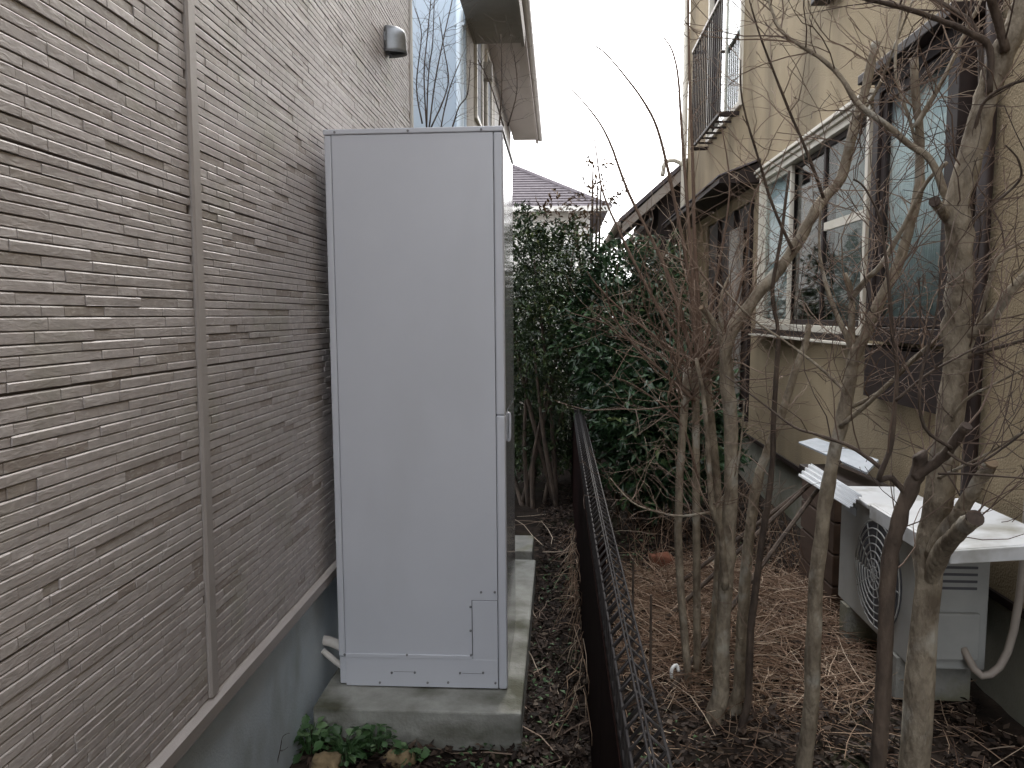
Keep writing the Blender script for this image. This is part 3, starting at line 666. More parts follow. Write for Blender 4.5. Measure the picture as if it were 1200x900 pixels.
# ------------------------------------------------------------------ bare trees
tr = random.Random(5)
def jit(s): return Vector((tr.gauss(0, s), tr.gauss(0, s), tr.gauss(0, s)))
def twig(mb, p, d, L, r, lev, up=.12, tint=None):
    n = max(4, int(L / .05)); n = min(n, 9); pts = [p.copy()]; rads = [r]; q = p.copy(); d = d.normalized()
    tt = tr.uniform(.15, .95) if tint is None else min(1, max(0, tint + tr.uniform(-.2, .2)))
    for i in range(n):
        d = (d + jit(.19) + Vector((0, 0, up / n * 1.5))).normalized(); q = q + d * (L / n); pts.append(q.copy()); rads.append(max(.0008, r * (1 - .72 * (i + 1) / n)))
        if lev > 0 and i >= 0 and tr.random() < (.42 if lev > 1 else .30):
            sd = (d + jit(.62)).normalized(); twig(mb, q, sd, L * tr.uniform(.25, .6), rads[-1] * .75, lev - 1, up, tt)
    mb.tube(pts, rads, 4 if r < .004 else 5, tt, cap=False)
def spawn(mb, pts, rads, n, lmin, lmax, lev=2, t0=.15, up=.12, tint=None, flat=None):
    for _ in range(max(1, int(n * .74))):
        u = t0 + (1 - t0) * tr.random(); i = min(int(u * (len(pts) - 1)), len(pts) - 2); p = pts[i].lerp(pts[i+1], tr.random())
        ax = (pts[i+1] - pts[i]).normalized(); d = jit(1); d = (d - ax * d.dot(ax)).normalized(); d = (d + ax * tr.uniform(.2, 1.0) + Vector((0, 0, .35)))
        L = tr.uniform(lmin, lmax); twig(mb, p, d, L, min(rads[i] * .45, .0010 + L * .0033), lev, up, tint)
def limb(pxs, Ya, Yb, radpx, ground=False):
    """world polyline of a limb and its radii"""
    n = len(pxs); pts = []; rr = []
    for i, (x, y) in enumerate(pxs):
        Y = Ya + (Yb - Ya) * i / max(1, n - 1); pts.append(at(x, y, Y)); rr.append(.53 * (radpx[0] + (radpx[1] - radpx[0]) * i / max(1, n - 1)) * Y / 900)
    if ground:
        b = pts[0]; k = Vector((b.x - .02, b.y + .02, 0)); k.z = gz(k.x, k.y) - .06
        mid = b.lerp(k, .55) + Vector((.012, 0, 0)); pts = [k, k + Vector((0.003, 0, .09)), mid] + pts; rr = [rr[0] * 1.55, rr[0] * 1.2, rr[0] * 1.06] + rr
    sp = smooth_path(pts, 4); sr = lerp_list(rr, 4)
    for i in range(1, len(sp) - 1): sp[i] = sp[i] + jit(sr[i] * .05)
    sr = [r * (1 + .09 * noise.noise((i * .55, sp[0].x * 9, 1.7))) for i, r in enumerate(sr)]
    return sp, sr
def stub_end(name, p, d, r, mt, parent):
    m = MB(); d = d.normalized(); m.tube([p - d * r * .5, p - d * .05 * r, p + d * r * .10], [r * 1.03, r * 1.10, r * 1.04], 14); return m.build(name, mt, parent)
def tree(name, label, trunk_spec, limbs, mt, group='bare trees beside the fence', tw=(26, .12, .5), tint=None, limb_tw=14, stubs=()):
    sp, sr = limb(*trunk_spec, ground=True)
    e = empty(name, (sp[0].x, sp[0].y, gz(sp[0].x, sp[0].y)), label, 'tree', group)
    m = MB(); m.tube(sp, sr, 18, lump=.22); m.build('trunk', mt, e, smooth=True)
    tws = MB(); spawn(tws, sp, sr, tw[0], tw[1], tw[2], t0=.4, tint=tint)
    for ls in limbs:
        cut = ls[4] if len(ls) > 4 else None; nt_ = ls[5] if len(ls) > 5 else limb_tw
        lp, lr = limb(*ls[:4], ground=ls[0][0][1] >= 700); m = MB(); m.tube(lp, lr, 12 if lr[0] > .012 else 7, lump=.2); m.build('limb', ls[6] if len(ls) > 6 else mt, e, smooth=True)
        if cut: stub_end('cut_end', lp[-1], lp[-1] - lp[-3], lr[-1], M[cut], e)
        spawn(tws, lp, lr, nt_, .10, .42, t0=.15, tint=tint)
    tag(tws.build('twigs', M['twig'], e), kind='stuff')
    return e, sp

# C: the thick near tree at the right; dark limb and twig colours paint its backlit silhouette
tree('bare_tree', 'thickest bare tree at the far right, its trunk leaning right at the top',
     ([(1085, 680), (1096, 610), (1106, 540), (1118, 440), (1122, 380), (1124, 330), (1125, 287), (1123, 240), (1137, 180), (1153, 127), (1170, 73), (1190, 33), (1205, -12), (1222, -70)], 1.95, 1.75, (29, 21)),
     [([(1121, 262), (1106, 222), (1090, 187), (1067, 170), (1030, 140), (1007, 123), (987, 93), (967, 72), (933, 50), (913, 33), (903, 7), (893, -22)], 1.88, 2.1, (9, 2.5), None, 26),
      ([(1158, 108), (1160, 57), (1133, 37), (1100, 23), (1067, 12), (1033, 3), (1000, -4)], 1.78, 1.7, (8, 4), None, 16, M['bark_dark']),
      ([(1150, 120), (1149, 62), (1140, 30), (1120, 13), (1093, -2), (1070, -20)], 1.8, 1.95, (6, 4), None, 10, M['bark_dark']),
      ([(1178, 60), (1167, 17), (1160, -5), (1150, -40)], 1.77, 1.7, (10, 8), None, 8, M['bark_dark']),
      ([(1120, 408), (1133, 393), (1150, 385), (1167, 367), (1183, 343), (1200, 325), (1230, 298)], 1.9, 1.75, (12, 10), None, 10),
      ([(1122, 425), (1140, 416), (1167, 408), (1200, 399), (1240, 390)], 1.9, 1.75, (5, 3.5), None, 8, M['bark_dark']),
      ([(1126, 276), (1140, 258), (1163, 240), (1187, 220), (1197, 205), (1192, 185), (1178, 170)], 1.87, 1.8, (4.5, 1.5), None, 8, M['bark_dark']),
      ([(1140, 170), (1150, 125), (1175, 103), (1215, 90)], 1.82, 1.7, (4.5, 2.5), None, 8, M['bark_dark']),
      ([(1121, 262), (1112, 258), (1103, 246), (1095, 236)], 1.9, 1.78, (10, 11), 'cut_dark', 2),
      ([(1119, 440), (1140, 400), (1160, 330), (1172, 300), (1205, 280)], 1.9, 1.85, (6, 3), None, 8),
      ([(1112, 500), (1130, 470), (1165, 450), (1215, 425)], 1.9, 1.7, (4, 2), None, 10),
      ([(1092, 650), (1110, 620), (1128, 595), (1145, 568), (1162, 542)], 1.92, 1.75, (18, 13), 'cut', 6),
      ([(1088, 680), (1105, 645), (1122, 625), (1143, 607)], 1.95, 1.7, (20, 18), 'cut_dark', 6),
      ([(1100, 560), (1125, 548), (1160, 530), (1200, 505)], 1.9, 1.7, (4, 2), None, 10)],
     M['bark'], tw=(30, .12, .45), tint=.3)
# B: middle tree with the straight cut pole
tree('bare_tree', 'slim pale bare tree in the middle, forked, with a sawn upright pole',
     ([(955, 700), (962, 633), (970, 567), (985, 500), (997, 443), (1000, 420), (1017, 387), (1030, 353), (1053, 310), (1067, 262), (1077, 215), (1077, 150), (1073, 117), (1071, 68)], 2.45, 2.3, (16, 7.5)),
     [([(1000, 425), (995, 400), (980, 367), (967, 330), (960, 290), (962, 240)], 2.45, 2.6, (8, 2), None, 16),
      ([(998, 350), (1015, 328), (1033, 310), (1060, 263), (1085, 215), (1110, 190)], 2.42, 2.2, (7, 4), None, 14),
      ([(998, 432), (998, 390), (998, 350), (990, 320)], 2.44, 2.42, (9, 5), None, 8),
      ([(1072, 150), (1090, 120), (1112, 80), (1130, 40), (1150, 0)], 2.3, 2.2, (6, 2.5), None, 14),
      ([(1076, 180), (1066, 140), (1050, 90), (1052, 40), (1062, -10)], 2.32, 2.4, (4, 2), None, 12),
      ([(985, 500), (1020, 470), (1062, 430), (1100, 395), (1130, 372)], 2.4, 2.0, (6, 4), None, 12),
      ([(990, 480), (1030, 460), (1070, 420), (1095, 402)], 2.42, 2.2, (5, 3), None, 10),
      ([(992, 460), (960, 430), (920, 400), (880, 372), (840, 330)], 2.42, 2.7, (4, 1.5), None, 14)],
     M['bark'], tw=(34, .12, .5), tint=.62, stubs=())
# A: left tree with the long diagonal limb
tree('bare_tree', 'pale bare tree with a long diagonal limb rising right to a sawn end',
     ([(846, 760), (850, 690), (853, 640), (857, 560), (856, 487), (850, 430), (852, 405), (863, 380), (890, 343), (920, 307), (943, 270), (960, 240), (985, 210), (997, 165), (1013, 110), (1020, 77), (1027, 48)], 3.0, 2.7, (17, 8.5)),
     [([(852, 425), (843, 395), (832, 372), (822, 360)], 2.98, 2.9, (9, 6), 'cut', 14),
      ([(850, 410), (846, 385), (844, 358), (848, 338), (856, 320)], 2.98, 3.0, (6, 1.5), None, 10),
      ([(870, 735), (877, 640), (887, 567), (900, 527), (917, 483), (930, 440), (943, 407), (948, 380)], 3.05, 3.1, (13, 6), None, 18),
      ([(880, 735), (893, 633), (900, 587), (905, 540), (907, 483), (910, 433), (912, 390), (905, 340), (915, 280), (925, 200)], 2.9, 2.8, (8, 3), None, 26, M['bark_dark']),
      ([(850, 690), (845, 625), (836, 600), (832, 570), (826, 480), (816, 420)], 2.95, 2.8, (9, 4), None, 22),
      ([(836, 600), (800, 605), (770, 600), (740, 588), (715, 560)], 2.95, 3.2, (3.5, 1), None, 14),
      ([(838, 598), (860, 560), (868, 520), (872, 470)], 2.95, 2.9, (3.5, 1.5), None, 8),
      ([(965, 232), (950, 190), (925, 130), (905, 80), (890, 40), (878, 0)], 2.7, 2.5, (4, 1.5), None, 18, M['bark_dark']),
      ([(930, 295), (905, 240), (890, 190), (870, 120), (868, 70)], 2.8, 2.6, (4, 1.5), None, 18, M['bark_dark']),
      ([(1005, 140), (1030, 100), (1050, 50), (1070, 0)], 2.7, 2.5, (4, 2), None, 10)],
     M['bark'], tw=(40, .12, .5), tint=.6)
# D: dark slim stem in front, with knobbly pruned stubs
tree('bare_tree', 'slim dark bare stem with knobbly pruned stubs, nearest in the middle',
     ([(1040, 690), (1050, 625), (1067, 573), (1078, 547), (1077, 532)], 1.72, 1.68, (17, 15)),
     [([(1072, 560), (1092, 545), (1107, 533), (1120, 516), (1133, 499)], 1.69, 1.6, (12, 11), 'cut_dark', 8),
      ([(1064, 582), (1045, 560), (1030, 561), (1043, 527), (1048, 483), (1051, 433), (1045, 387), (1043, 350), (1037, 293), (1031, 255), (1013, 220), (1000, 210)], 1.7, 1.62, (7, 1.8), None, 26, M['bark_dark']),
      ([(1036, 552), (1000, 525), (960, 510), (930, 500), (890, 470), (850, 440)], 1.7, 1.9, (5, 1.2), None, 16),
      ([(1049, 470), (1085, 440), (1120, 420), (1160, 400), (1200, 385)], 1.65, 1.55, (3.5, 1.5), None, 12, M['bark_dark']),
      ([(1115, 525), (1083, 500), (1078, 450), (1090, 400), (1100, 350), (1103, 300)], 1.62, 1.6, (4.5, 1.5), None, 14, M['bark_dark']),
      ([(1110, 530), (1140, 545), (1175, 525), (1205, 503)], 1.62, 1.55, (3.5, 2), None, 8, M['bark_dark']),
      ([(1100, 555), (1140, 556), (1210, 561)], 1.64, 1.5, (3, 2), None, 6, M['bark_dark'])],
     M['bark_dark'], tw=(10, .1, .3), tint=.3)
# canes: a bushy shrub whose long shoots arch up against the sky
def cane_shrub():
    b = at(822, 600, 3.35); e = empty('cane_shrub', (b.x, b.y, gz(b.x, b.y)), 'reddish bare shrub with long arching canes against the white sky', 'shrub')
    base = Vector((b.x, b.y, gz(b.x, b.y) - .03)); head = at(815, 430, 3.3); m = MB()
    for dx in (-.04, 0, .05):
        m.tube(smooth_path([base + Vector((dx, dx, 0)), base.lerp(head, .5) + Vector((dx * 2, 0, 0)), head + Vector((dx, dx, 0))]), [.017] * 7, 8)
    m.build('stem', M['bark'], e, smooth=True)
    tws = MB()
    canes = [([(815, 430), (790, 345), (772, 297), (737, 227), (713, 163), (690, 127), (653, 87)], 3.3, 3.2, (5, 1)),
             ([(818, 430), (808, 330), (797, 267), (783, 200), (770, 150), (753, 117), (733, 90), (710, 63), (692, 50)], 3.25, 3.0, (4.5, 1.1)),
             ([(822, 430), (812, 330), (804, 220), (798, 140), (795, 93), (788, 60), (775, 40)], 3.3, 3.3, (4.5, 1.2)),
             ([(810, 430), (760, 340), (730, 280), (707, 227), (700, 187), (693, 140)], 3.35, 3.5, (4, 1)),
             ([(824, 430), (815, 300), (812, 200), (808, 90), (806, -10)], 3.35, 3.3, (5, 2)),
             ([(826, 425), (835, 350), (848, 280), (855, 215), (846, 150)], 3.3, 3.2, (4, 1)),
             ([(812, 435), (775, 400), (730, 365), (700, 335), (688, 318)], 3.3, 3.1, (4, 1)),
             ([(815, 470), (770, 430), (735, 395), (715, 360), (710, 330)], 3.25, 3.0, (4, 1)),
             ([(830, 430), (860, 360), (875, 300), (880, 240), (905, 190)], 3.3, 3.1, (4, 1)),
             ([(828, 440), (850, 385), (830, 330), (790, 300), (745, 285)], 3.3, 3.2, (3.5, 1)),
             ([(818, 560), (800, 500), (770, 470), (740, 450), (715, 440)], 3.3, 3.2, (3, .8))]
    for c_ in canes:
        lp, lr = limb(*c_); m = MB(); m.tube(lp, lr, 6); m.build('cane', M['twig'], e, smooth=True); spawn(tws, lp[:int(len(lp) * .6)], lr, 17, .08, .32, 2, .0, tint=.55)
    for _ in range(46):
        d = Vector((tr.uniform(-1, 1), tr.uniform(-.8, .5), tr.uniform(.2, 1.2))); twig(tws, head + jit(.06) + Vector((0, 0, tr.uniform(-.25, .1))), d, tr.uniform(.3, .75), .0042, 2, .1, .55)
    tag(tws.build('twigs', M['twig'], e), kind='stuff')
cane_shrub()
# leafless tree seen over the unit against the blue-grey wall
def back_tree():
    b = Vector((-1.25, 6.9, 0)); e = empty('bare_tree', (b.x, b.y, 0), 'thin dark bare tree in front of the blue-grey wall', 'tree')
    head = at(500, 150, 6.9); m = MB(); m.tube(smooth_path([b, (-1.22, 6.9, 1.2), head]), [.03, .028, .026, .024, .022, .02, .014], 8); m.build('trunk', M['bark_dark'], e, smooth=True)
    tws = MB()
    for c_ in ([(500, 150), (497, 90), (500, 50), (505, 0), (507, -40)], [(500, 150), (502, 90), (507, 50), (509, 0)], [(503, 150), (510, 95), (521, 40), (530, 0), (535, -30)],
               [(505, 150), (525, 100), (520, 55), (515, 20)], [(515, 160), (525, 110), (540, 70)], [(530, 150), (538, 125), (548, 110), (551, 70)], [(495, 145), (488, 100), (494, 40), (486, 10)],
               [(585, 148), (588, 100), (587, 40)], [(590, 148), (575, 100), (560, 70)], [(595, 148), (606, 105), (602, 60)]):
        lp, lr = limb(c_, 6.9, 6.7, (1.9, .9)); m = MB(); m.tube(lp, lr, 5); m.build('limb', M['bark_dark'], e, smooth=True); spawn(tws, lp, lr, 22, .12, .4, 1, .1, tint=.0)
    tag(tws.build('twigs', M['twig'], e), kind='stuff')
back_tree()

# ------------------------------------------------------------------ evergreen shrubs
sr_ = random.Random(21)
def rdir():
    while True:
        v = Vector((sr_.uniform(-1, 1), sr_.uniform(-1, 1), sr_.uniform(-1, 1)))
        if .05 < v.length < 1: return v.normalized()
def shrub(name, label, base, clumps, n, L, mt, stems, group='evergreen shrubs at the end of the passage', cat='shrub', wr=.42):
    base = Vector(base); e = empty(name, base, label, cat, group)
    st = MB()
    for k in range(stems):
        c_ = clumps[k % len(clumps)]; tip = Vector(c_[0]) + rdir() * .15; b = base + Vector((sr_.uniform(-.18, .18), sr_.uniform(-.15, .15), -.05))
        st.tube(smooth_path([b, b.lerp(tip, .45) + rdir() * .06, tip], 4), lerp_list([.024, .018, .007], 4), 6)
    st.build('stem', M['bark_dark'], e, smooth=True)
    m = MB(); tot = sum(c_[1] ** 2 for c_ in clumps)
    for (c_, r) in clumps:
        c_ = Vector(c_)
        # small sprays of leaves through the clump
        k = int(n * r * r / tot / 7)
        for _ in range(k):
            d = rdir(); rr = r * (.35 + .65 * sr_.random() ** .5) * (1 + .22 * noise.noise(c_ * 3 + d * 2.2)); p = c_ + Vector((d.x, d.y, d.z * .95)) * rr
            if p.z < .12: continue
            tdir = (d + rdir() * .6 + Vector((0, 0, .35))).normalized(); base_t = sr_.uniform(.1, .8)
            for j in range(7):
                ld = (tdir + rdir() * .95).normalized(); q = p + tdir * (j * L * .32) + rdir() * L * .2
                nn = (Vector((0, 0, 1)) + rdir() * .7).normalized()
                m.leaf(q, ld, nn, L * sr_.uniform(.7, 1.2), L * wr * sr_.uniform(.8, 1.2), min(1, max(0, base_t + sr_.uniform(-.25, .25))), .25)
    tag(m.build('crown', mt, e), kind='stuff')
    return e
shrub('camellia_shrub', 'dense dark glossy broad-leaved shrub right of the mesh fence', (.66, 6.2, 0),
      [((.62, 6.1, 1.1), .42), ((.92, 6.0, .85), .42), ((.42, 6.3, 1.5), .36), ((.78, 6.3, 1.5), .38), ((.52, 6.4, 1.9), .28), ((1.0, 6.4, 1.3), .30), ((.8, 6.5, 2.0), .2), ((1.02, 5.9, .62), .30), ((.64, 5.95, .62), .30), ((.75, 5.9, .5), .30), ((.72, 5.8, 1.0), .34)],
      17000, .08, M['camellia'], 6)
shrub('hedge_shrub', 'tall loose shrub with small leaves just right of the white unit', (-.18, 6.6, 0),
      [((-.25, 6.6, 2.0), .40), ((-.15, 6.5, 1.5), .36), ((-.3, 6.8, 1.2), .34), ((.02, 6.7, 2.1), .34), ((-.42, 6.7, 2.35), .24), ((.0, 6.6, 1.0), .25), ((.12, 6.8, 1.6), .28), ((-.3, 7.2, .7), .4), ((-.1, 7.3, .45), .35), ((-.45, 7.3, 1.2), .4), ((-.2, 7.4, 1.7), .4), ((-.3, 6.9, .5), .28), ((-.05, 6.9, .55), .22)],
      22000, .05, M['hedge'], 9)
shrub('hedge_shrub', 'small-leaved shrub added behind the far end of the mesh fence', (.3, 9.0, 0),
      [((.1, 9.0, 2.1), .5), ((.5, 9.0, 1.9), .5), ((.0, 9.1, 1.4), .5), ((.6, 9.1, 1.2), .5), ((.3, 9.0, .8), .5), ((-.5, 9.2, 2.2), .45), ((-.55, 9.2, 1.4), .5), ((-.6, 9.1, .6), .5), ((-.1, 9.0, .5), .45)],
      12000, .075, M['hedge'], 8)  # added so the gaps in the nearer shrubs stay dark
shrub('filler_shrub', 'broad dark filler shrub farthest back beneath the lean-to roof', (1.25, 10.3, 0),
      [((1.1, 10.3, 1.4), .6), ((1.3, 10.4, 1.9), .45), ((.8, 10.4, 1.8), .5), ((1.3, 10.2, .8), .5), ((.6, 10.4, 1.1), .6), ((-.4, 10.6, 1.2), .6), ((-.5, 10.6, .6), .5), ((.3, 10.6, .6), .6)],
      9000, .085, M['camellia'], 6)  # another added shrub, blocking bright gaps low at the back
shrub('reddish_sapling', 'thin sapling with sparse reddish leaves above the dark shrubs', (.22, 6.9, 0),
      [(tuple(at(690, 235, 6.9)), .13), (tuple(at(672, 262, 6.9)), .14), (tuple(at(712, 225, 6.9)), .10), (tuple(at(700, 200, 6.9)), .07), (tuple(at(655, 250, 6.9)), .12)], 420, .06, M['reddish'], 4, cat='sapling', group=None)

# ------------------------------------------------------------------ ground litter, straw, weeds, stones
lr_ = random.Random(33)
def litter(name, rects, n, smin, smax, label):
    m = MB(); areas = [(b - a) * (d - c_) for a, b, c_, d in rects]
    for _ in range(n):
        a, b, c_, d = lr_.choices(rects, areas)[0]; x = lr_.uniform(a, b); y = c_ + (d - c_) * lr_.random() ** 1.25
        an = lr_.uniform(0, 6.283); dd = Vector((math.cos(an), math.sin(an), lr_.uniform(-.25, .45))); nn = Vector((lr_.gauss(0, .4), lr_.gauss(0, .4), 1)).normalized(); L = lr_.uniform(smin, smax)
        m.leaf(Vector((x, y, gz(x, y) + lr_.uniform(.002, .03))), dd, nn, L, L * lr_.uniform(.4, .7), lr_.betavariate(1.6, 2.2), lr_.uniform(-.5, .6))
    return tag(m.build(name, M['litter']), label, 'dead leaves', kind='stuff')
litter('leaf_litter', [(-.13, .12, 2.0, 7.5), (-.93, .12, 1.7, 2.79)], 9000, .016, .045, 'brown dead leaves between the pad and the fence')
litter('garden_litter', [(.27, 1.75, 1.6, 7.5)], 13000, .02, .05, 'brown dead leaves on the ground right of the fence')
def strands(name, fn, n, lmin, lmax, r, mt, label, lean=.25):
    m = MB()
    for _ in range(n):
        x, y, zz = fn(); an = lr_.uniform(0, 6.283); L = lr_.uniform(lmin, lmax); d = Vector((math.cos(an), math.sin(an), lr_.uniform(-.15, lean))); p = Vector((x, y, zz)); pts = [p]
        for k in range(3):
            d = (d + Vector((lr_.gauss(0, .25), lr_.gauss(0, .25), lr_.gauss(0, .12) - .06))).normalized(); p = p + d * L / 3
            p.z = max(p.z, gz(p.x, p.y) + .004); pts.append(p.copy())
        m.tube(pts, [r, r, r * .8, r * .4], 3, lr_.random(), cap=False)
    return tag(m.build(name, mt), label, 'straw', kind='stuff')
def straw_pos():
    while True:
        x = lr_.uniform(.3, 1.7); y = lr_.uniform(2.2, 5.2); u = ((x - .95) / .75) ** 2 + ((y - 4.0) / 1.0) ** 2
        if u < 1 or (lr_.random() < .12): return x, y, gz(x, y) + max(0, .12 * (1 - u)) * lr_.random() + .01
strands('straw_heap', straw_pos, 5200, .10, .34, .0019, M['straw'], 'heap of dry reddish straw on the ground right of the fence')
def edge_pos():
    y = lr_.triangular(2.4, 5.2, 4.4); x = lr_.uniform(.055, .095); return x, y, gz(x, y) + lr_.uniform(.01, .22)
m = MB()
for _ in range(130):
    x, y, zz = edge_pos(); p = Vector((x + .02, y, zz + .1)); pts = [p]; d = Vector((lr_.uniform(-.6, .1), lr_.uniform(-1.2, .8), lr_.uniform(-.9, .3)))
    for k in range(3):
        d = d + Vector((lr_.gauss(0, .2), lr_.gauss(0, .3), -.2)); p = p + d.normalized() * lr_.uniform(.03, .08); p.z = max(p.z, gz(p.x, p.y) + .003); p.x = min(p.x, FX - .012); pts.append(p.copy())
    m.tube(pts, [.0017, .0017, .0014, .0008], 3, lr_.uniform(.3, 1), cap=False)
tag(m.build('dry_grass_fringe', M['straw']), 'dry grass hanging along the left foot of the fence', 'dry grass', kind='stuff')
def twig_pos():
    x = lr_.choice([lr_.uniform(-.12, .1), lr_.uniform(.3, 1.7)]); y = lr_.uniform(1.8, 6.5); return x, y, gz(x, y) + .015
strands('fallen_twigs', twig_pos, 260, .12, .45, .0026, M['twig'], 'fallen grey twigs scattered over the leaves', lean=.35)
# upright dry weeds beyond the straw
def weed_stalks():
    m = MB()
    for _ in range(420):
        x = lr_.uniform(.45, 1.7); y = lr_.uniform(4.4, 7.2); p = Vector((x, y, gz(x, y))); pts = [p]; d = Vector((lr_.gauss(0, .35), lr_.gauss(0, .35), 1)); L = lr_.uniform(.12, .45)
        for k in range(4):
            d = (d + Vector((lr_.gauss(0, .2), lr_.gauss(0, .2), -.05))).normalized(); p = p + d * L / 4; pts.append(p.copy())
        m.tube(pts, [.0022, .002, .0018, .0014, .0008], 3, lr_.uniform(.0, .75), cap=False)
    tag(m.build('dry_weed_stalks', M['straw']), 'upright dry weed stalks beyond the straw heap', 'dry weeds', kind='stuff')
weed_stalks()

m = MB()
for _ in range(900):
    cx_, cy_ = lr_.choice([(-.05, 3.4), (.05, 4.6), (-.02, 2.3), (.55, 5.2), (1.2, 5.0), (.4, 2.4), (-.3, 2.45)]); x = lr_.gauss(cx_, .09); y = lr_.gauss(cy_, .28)
    if x > FX - .02 and x < FX + .15: continue
    if x < -.12 and y > 2.78: continue
    an = lr_.uniform(0, 6.283); L = lr_.uniform(.012, .034)
    m.leaf(Vector((x, y, gz(x, y) + lr_.uniform(.01, .035))), Vector((math.cos(an), math.sin(an), lr_.uniform(.1, .8))), Vector((0, 0, 1)), L, L * .55, lr_.random(), .3)
tag(m.build('green_seedlings', M['weed']), 'sparse green seedlings among the dead leaves', 'weeds', kind='stuff')
def stone(name, label, c_, s, mt, seed, cat='stone'):
    m = MB(); nu, nv = 18, 12
    for j in range(nv + 1):
        th = math.pi * j / nv
        for i in range(nu):
            ph = 2 * math.pi * i / nu; d = Vector((math.sin(th) * math.cos(ph), math.sin(th) * math.sin(ph), math.cos(th)))
            q = Vector([abs(v) ** .7 * (1 if v > 0 else -1) for v in d]); q *= 1 + .35 * noise.noise(d * 1.4 + Vector((seed, 0, 0))) + .22 * noise.noise(d * 3.7 + Vector((0, seed, 0)))
            m.v.append((c_[0] + q.x * s[0], c_[1] + q.y * s[1], c_[2] + q.z * s[2]))
    for j in range(nv):
        for i in range(nu):
            m.f.append((j*nu + i, (j+1)*nu + i, (j+1)*nu + (i+1) % nu, j*nu + (i+1) % nu)); m.t.append(.5)
    return tag(m.build(name, mt, smooth=True), label, cat, 'loose stones')
def on_ground(px, py):
    d = ray(px, py); s = (0.0 - CAM.z) / d.z; return CAM + d * s
p = on_ground(382, 897); stone('garden_stone', 'flat yellow-brown stone by the foundation at the bottom edge', (p.x, p.y - .02, .015), (.052, .045, .034), M['stone_yellow'], 1)
p = on_ground(468, 893); stone('garden_stone', 'long ochre stone in front of the concrete pad beside the weeds', (p.x, p.y, .012), (.055, .03, .028), M['stone_yellow'], 5)
p = on_ground(752, 566); stone('garden_stone', 'pale rounded stone under the dark glossy shrub, the farther of two', (p.x, p.y - .6, .12), (.10, .10, .10), M['stone'], 8)
p = on_ground(750, 592); stone('garden_stone', 'pale flat stone under the dark glossy shrub, the nearer of two', (p.x, p.y - .3, .07), (.13, .10, .06), M['stone'], 12)
p = on_ground(775, 668); stone('terracotta_shard', 'broken reddish terracotta piece behind the straw heap', (p.x, p.y, .06), (.085, .05, .05), M['terracotta'], 3, 'terracotta')
p = on_ground(838, 672); stone('garden_stone', 'small grey stone at the back edge of the straw heap', (p.x, p.y, .06), (.05, .05, .045), M['stone'], 15)
m = MB(); p = on_ground(790, 806); m.tube(smooth_path([p + Vector((-.012, .0, .045)), p + Vector((-.012, 0, .085)), p + Vector((.012, .02, .095)), p + Vector((.02, .01, .07))]), .008, 8)
tag(m.build('plastic_scrap', M['plastic'], smooth=True), 'small bent white plastic scrap on the brown leaves', 'scrap')
for k, (px, pa, pb, Y) in enumerate(((742, 740, 655, 3.3), (763, 765, 697, 3.15))):
    a = at(px, pa, Y); b = at(px, pb, Y); a.z = gz(a.x, a.y) - .05
    tag(MB().tube([a, b], [.006, .005], 6).build('garden_stake', M['bark_dark']), ('taller' if k == 0 else 'shorter') + ' thin dark stake standing in the straw beside the fence', 'stake', 'garden stakes')

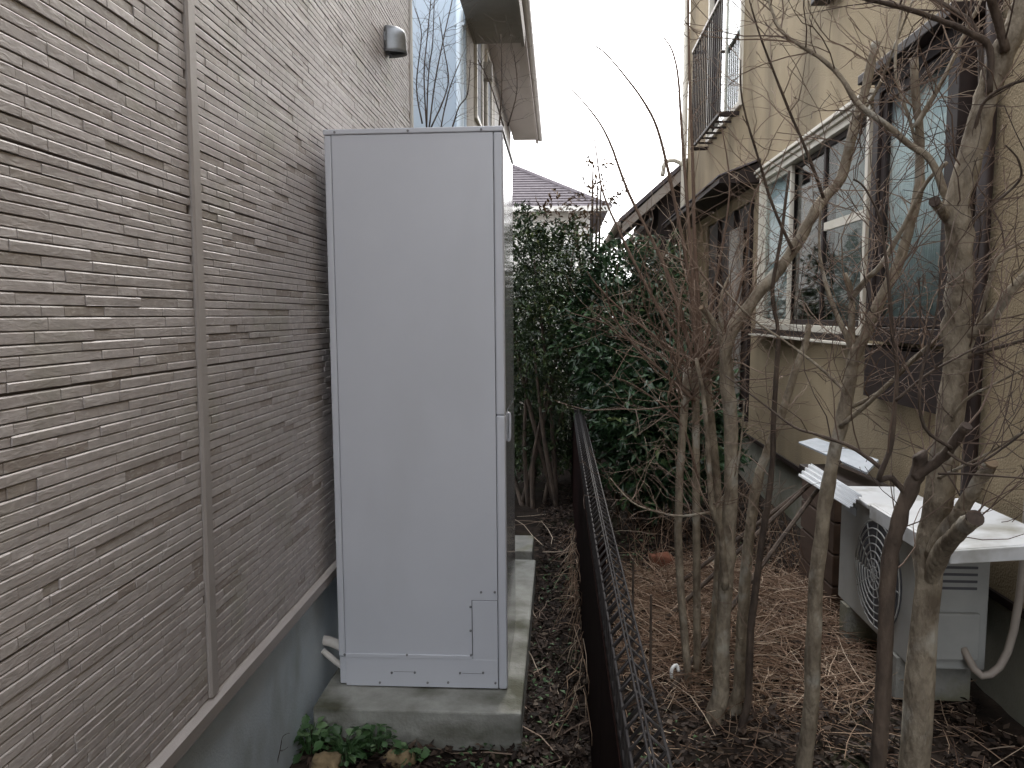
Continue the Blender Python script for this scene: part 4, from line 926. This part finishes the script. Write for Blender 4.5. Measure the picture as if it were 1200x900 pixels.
# weeds in front of the pad: leaf pieces share a mesh
wl = []
for k in range(3):
    mm = MB(); L = 1.0
    # scalloped leaf outline in the XY plane, stem at the origin
    pts = [(0, 0)]; n = 9
    for i in range(n):
        u = i / (n - 1); pts.append((.42 * math.sin(math.pi * min(1, u * 1.05 + .06)) * (1 - .25 * u) * (1 + (.16 if i % 2 else -.1)), u))
    right = pts[1:]; left = [(-x, y) for x, y in reversed(right[:-1])]
    ring = right + left
    cz = .12
    mm.v = [(0, .45, -.06)] + [(x, y, .10 * abs(x) * 2 - .22 * y * y * (k * .6 + .3)) for x, y in ring]
    for i in range(len(ring)): mm.f.append((0, 1 + i, 1 + (i + 1) % len(ring))); mm.t.append([.25, .55, .9][k])
    wl.append(mm.mesh('leaf', M['weed'], (0, 0, 0), True))
wr_ = random.Random(3)
def weed(label, p, n, spread, h):
    e = empty('weed_plant', p, label, 'weed', 'green weeds in front of the pad'); st = MB()
    for k in range(n):
        an = wr_.uniform(0, 6.283); rr = spread * wr_.random() ** .6; q = Vector((p[0] + math.cos(an) * rr, p[1] + math.sin(an) * rr * .7, p[2] + h * wr_.uniform(.25, 1) * (1 - .4 * rr / spread)))
        st.tube(smooth_path([Vector(p) + Vector((math.cos(an), math.sin(an), 0)) * .02, Vector(p).lerp(q, .6) + Vector((0, 0, h * .2)), q], 2), .0016, 4, .5)
        o = link('leaf', wl[wr_.choice([0, 0, 1, 1, 2])], q, e); s = wr_.uniform(.022, .05); o.scale = (s, s, s)
        o.rotation_euler = (wr_.uniform(-.5, .9), wr_.uniform(-.5, .5), an - math.pi / 2 + wr_.gauss(0, .5))
    tag(st.build('stalk', M['weed'], e), kind='stuff')
for (px, py, n, sp, h, lb) in ((366, 878, 70, .10, .13, 'leafy green weed against the foundation at the left of the pad'), (405, 888, 60, .10, .11, 'low green weed spreading before the middle of the pad front'),
                               (440, 880, 56, .09, .13, 'green weed clump touching the pad front'), (482, 890, 22, .06, .09, 'small pale green weed rightmost of those before the pad')):
    p = on_ground(px, py); weed(lb, (p.x, min(p.y, 2.74), gz(p.x, p.y)), n, sp, h)
for k, pts in enumerate(([(298, 935), (297, 900), (293, 880), (289, 878), (287, 884)], [(324, 930), (325, 895), (328, 880), (330, 868)])):
    w_pts = [at(x, y, 2.42 + k * .1) for x, y in pts]; b = w_pts[0].copy(); b.z = -.02
    m = MB(); m.tube(smooth_path([b] + w_pts), .0016, 5, .0)
    for q in w_pts[2:]: twig(m, q, Vector((tr.uniform(-1, 1), -.2, .6)), .04, .0012, 1, .1, .0)
    tag(m.build('dead_stalk', M['twig']), ['hooked thin dead stalk before the grey foundation', 'straight thin dead stalk with side twigs before the grey foundation'][k], 'stalk', 'dead stalks')
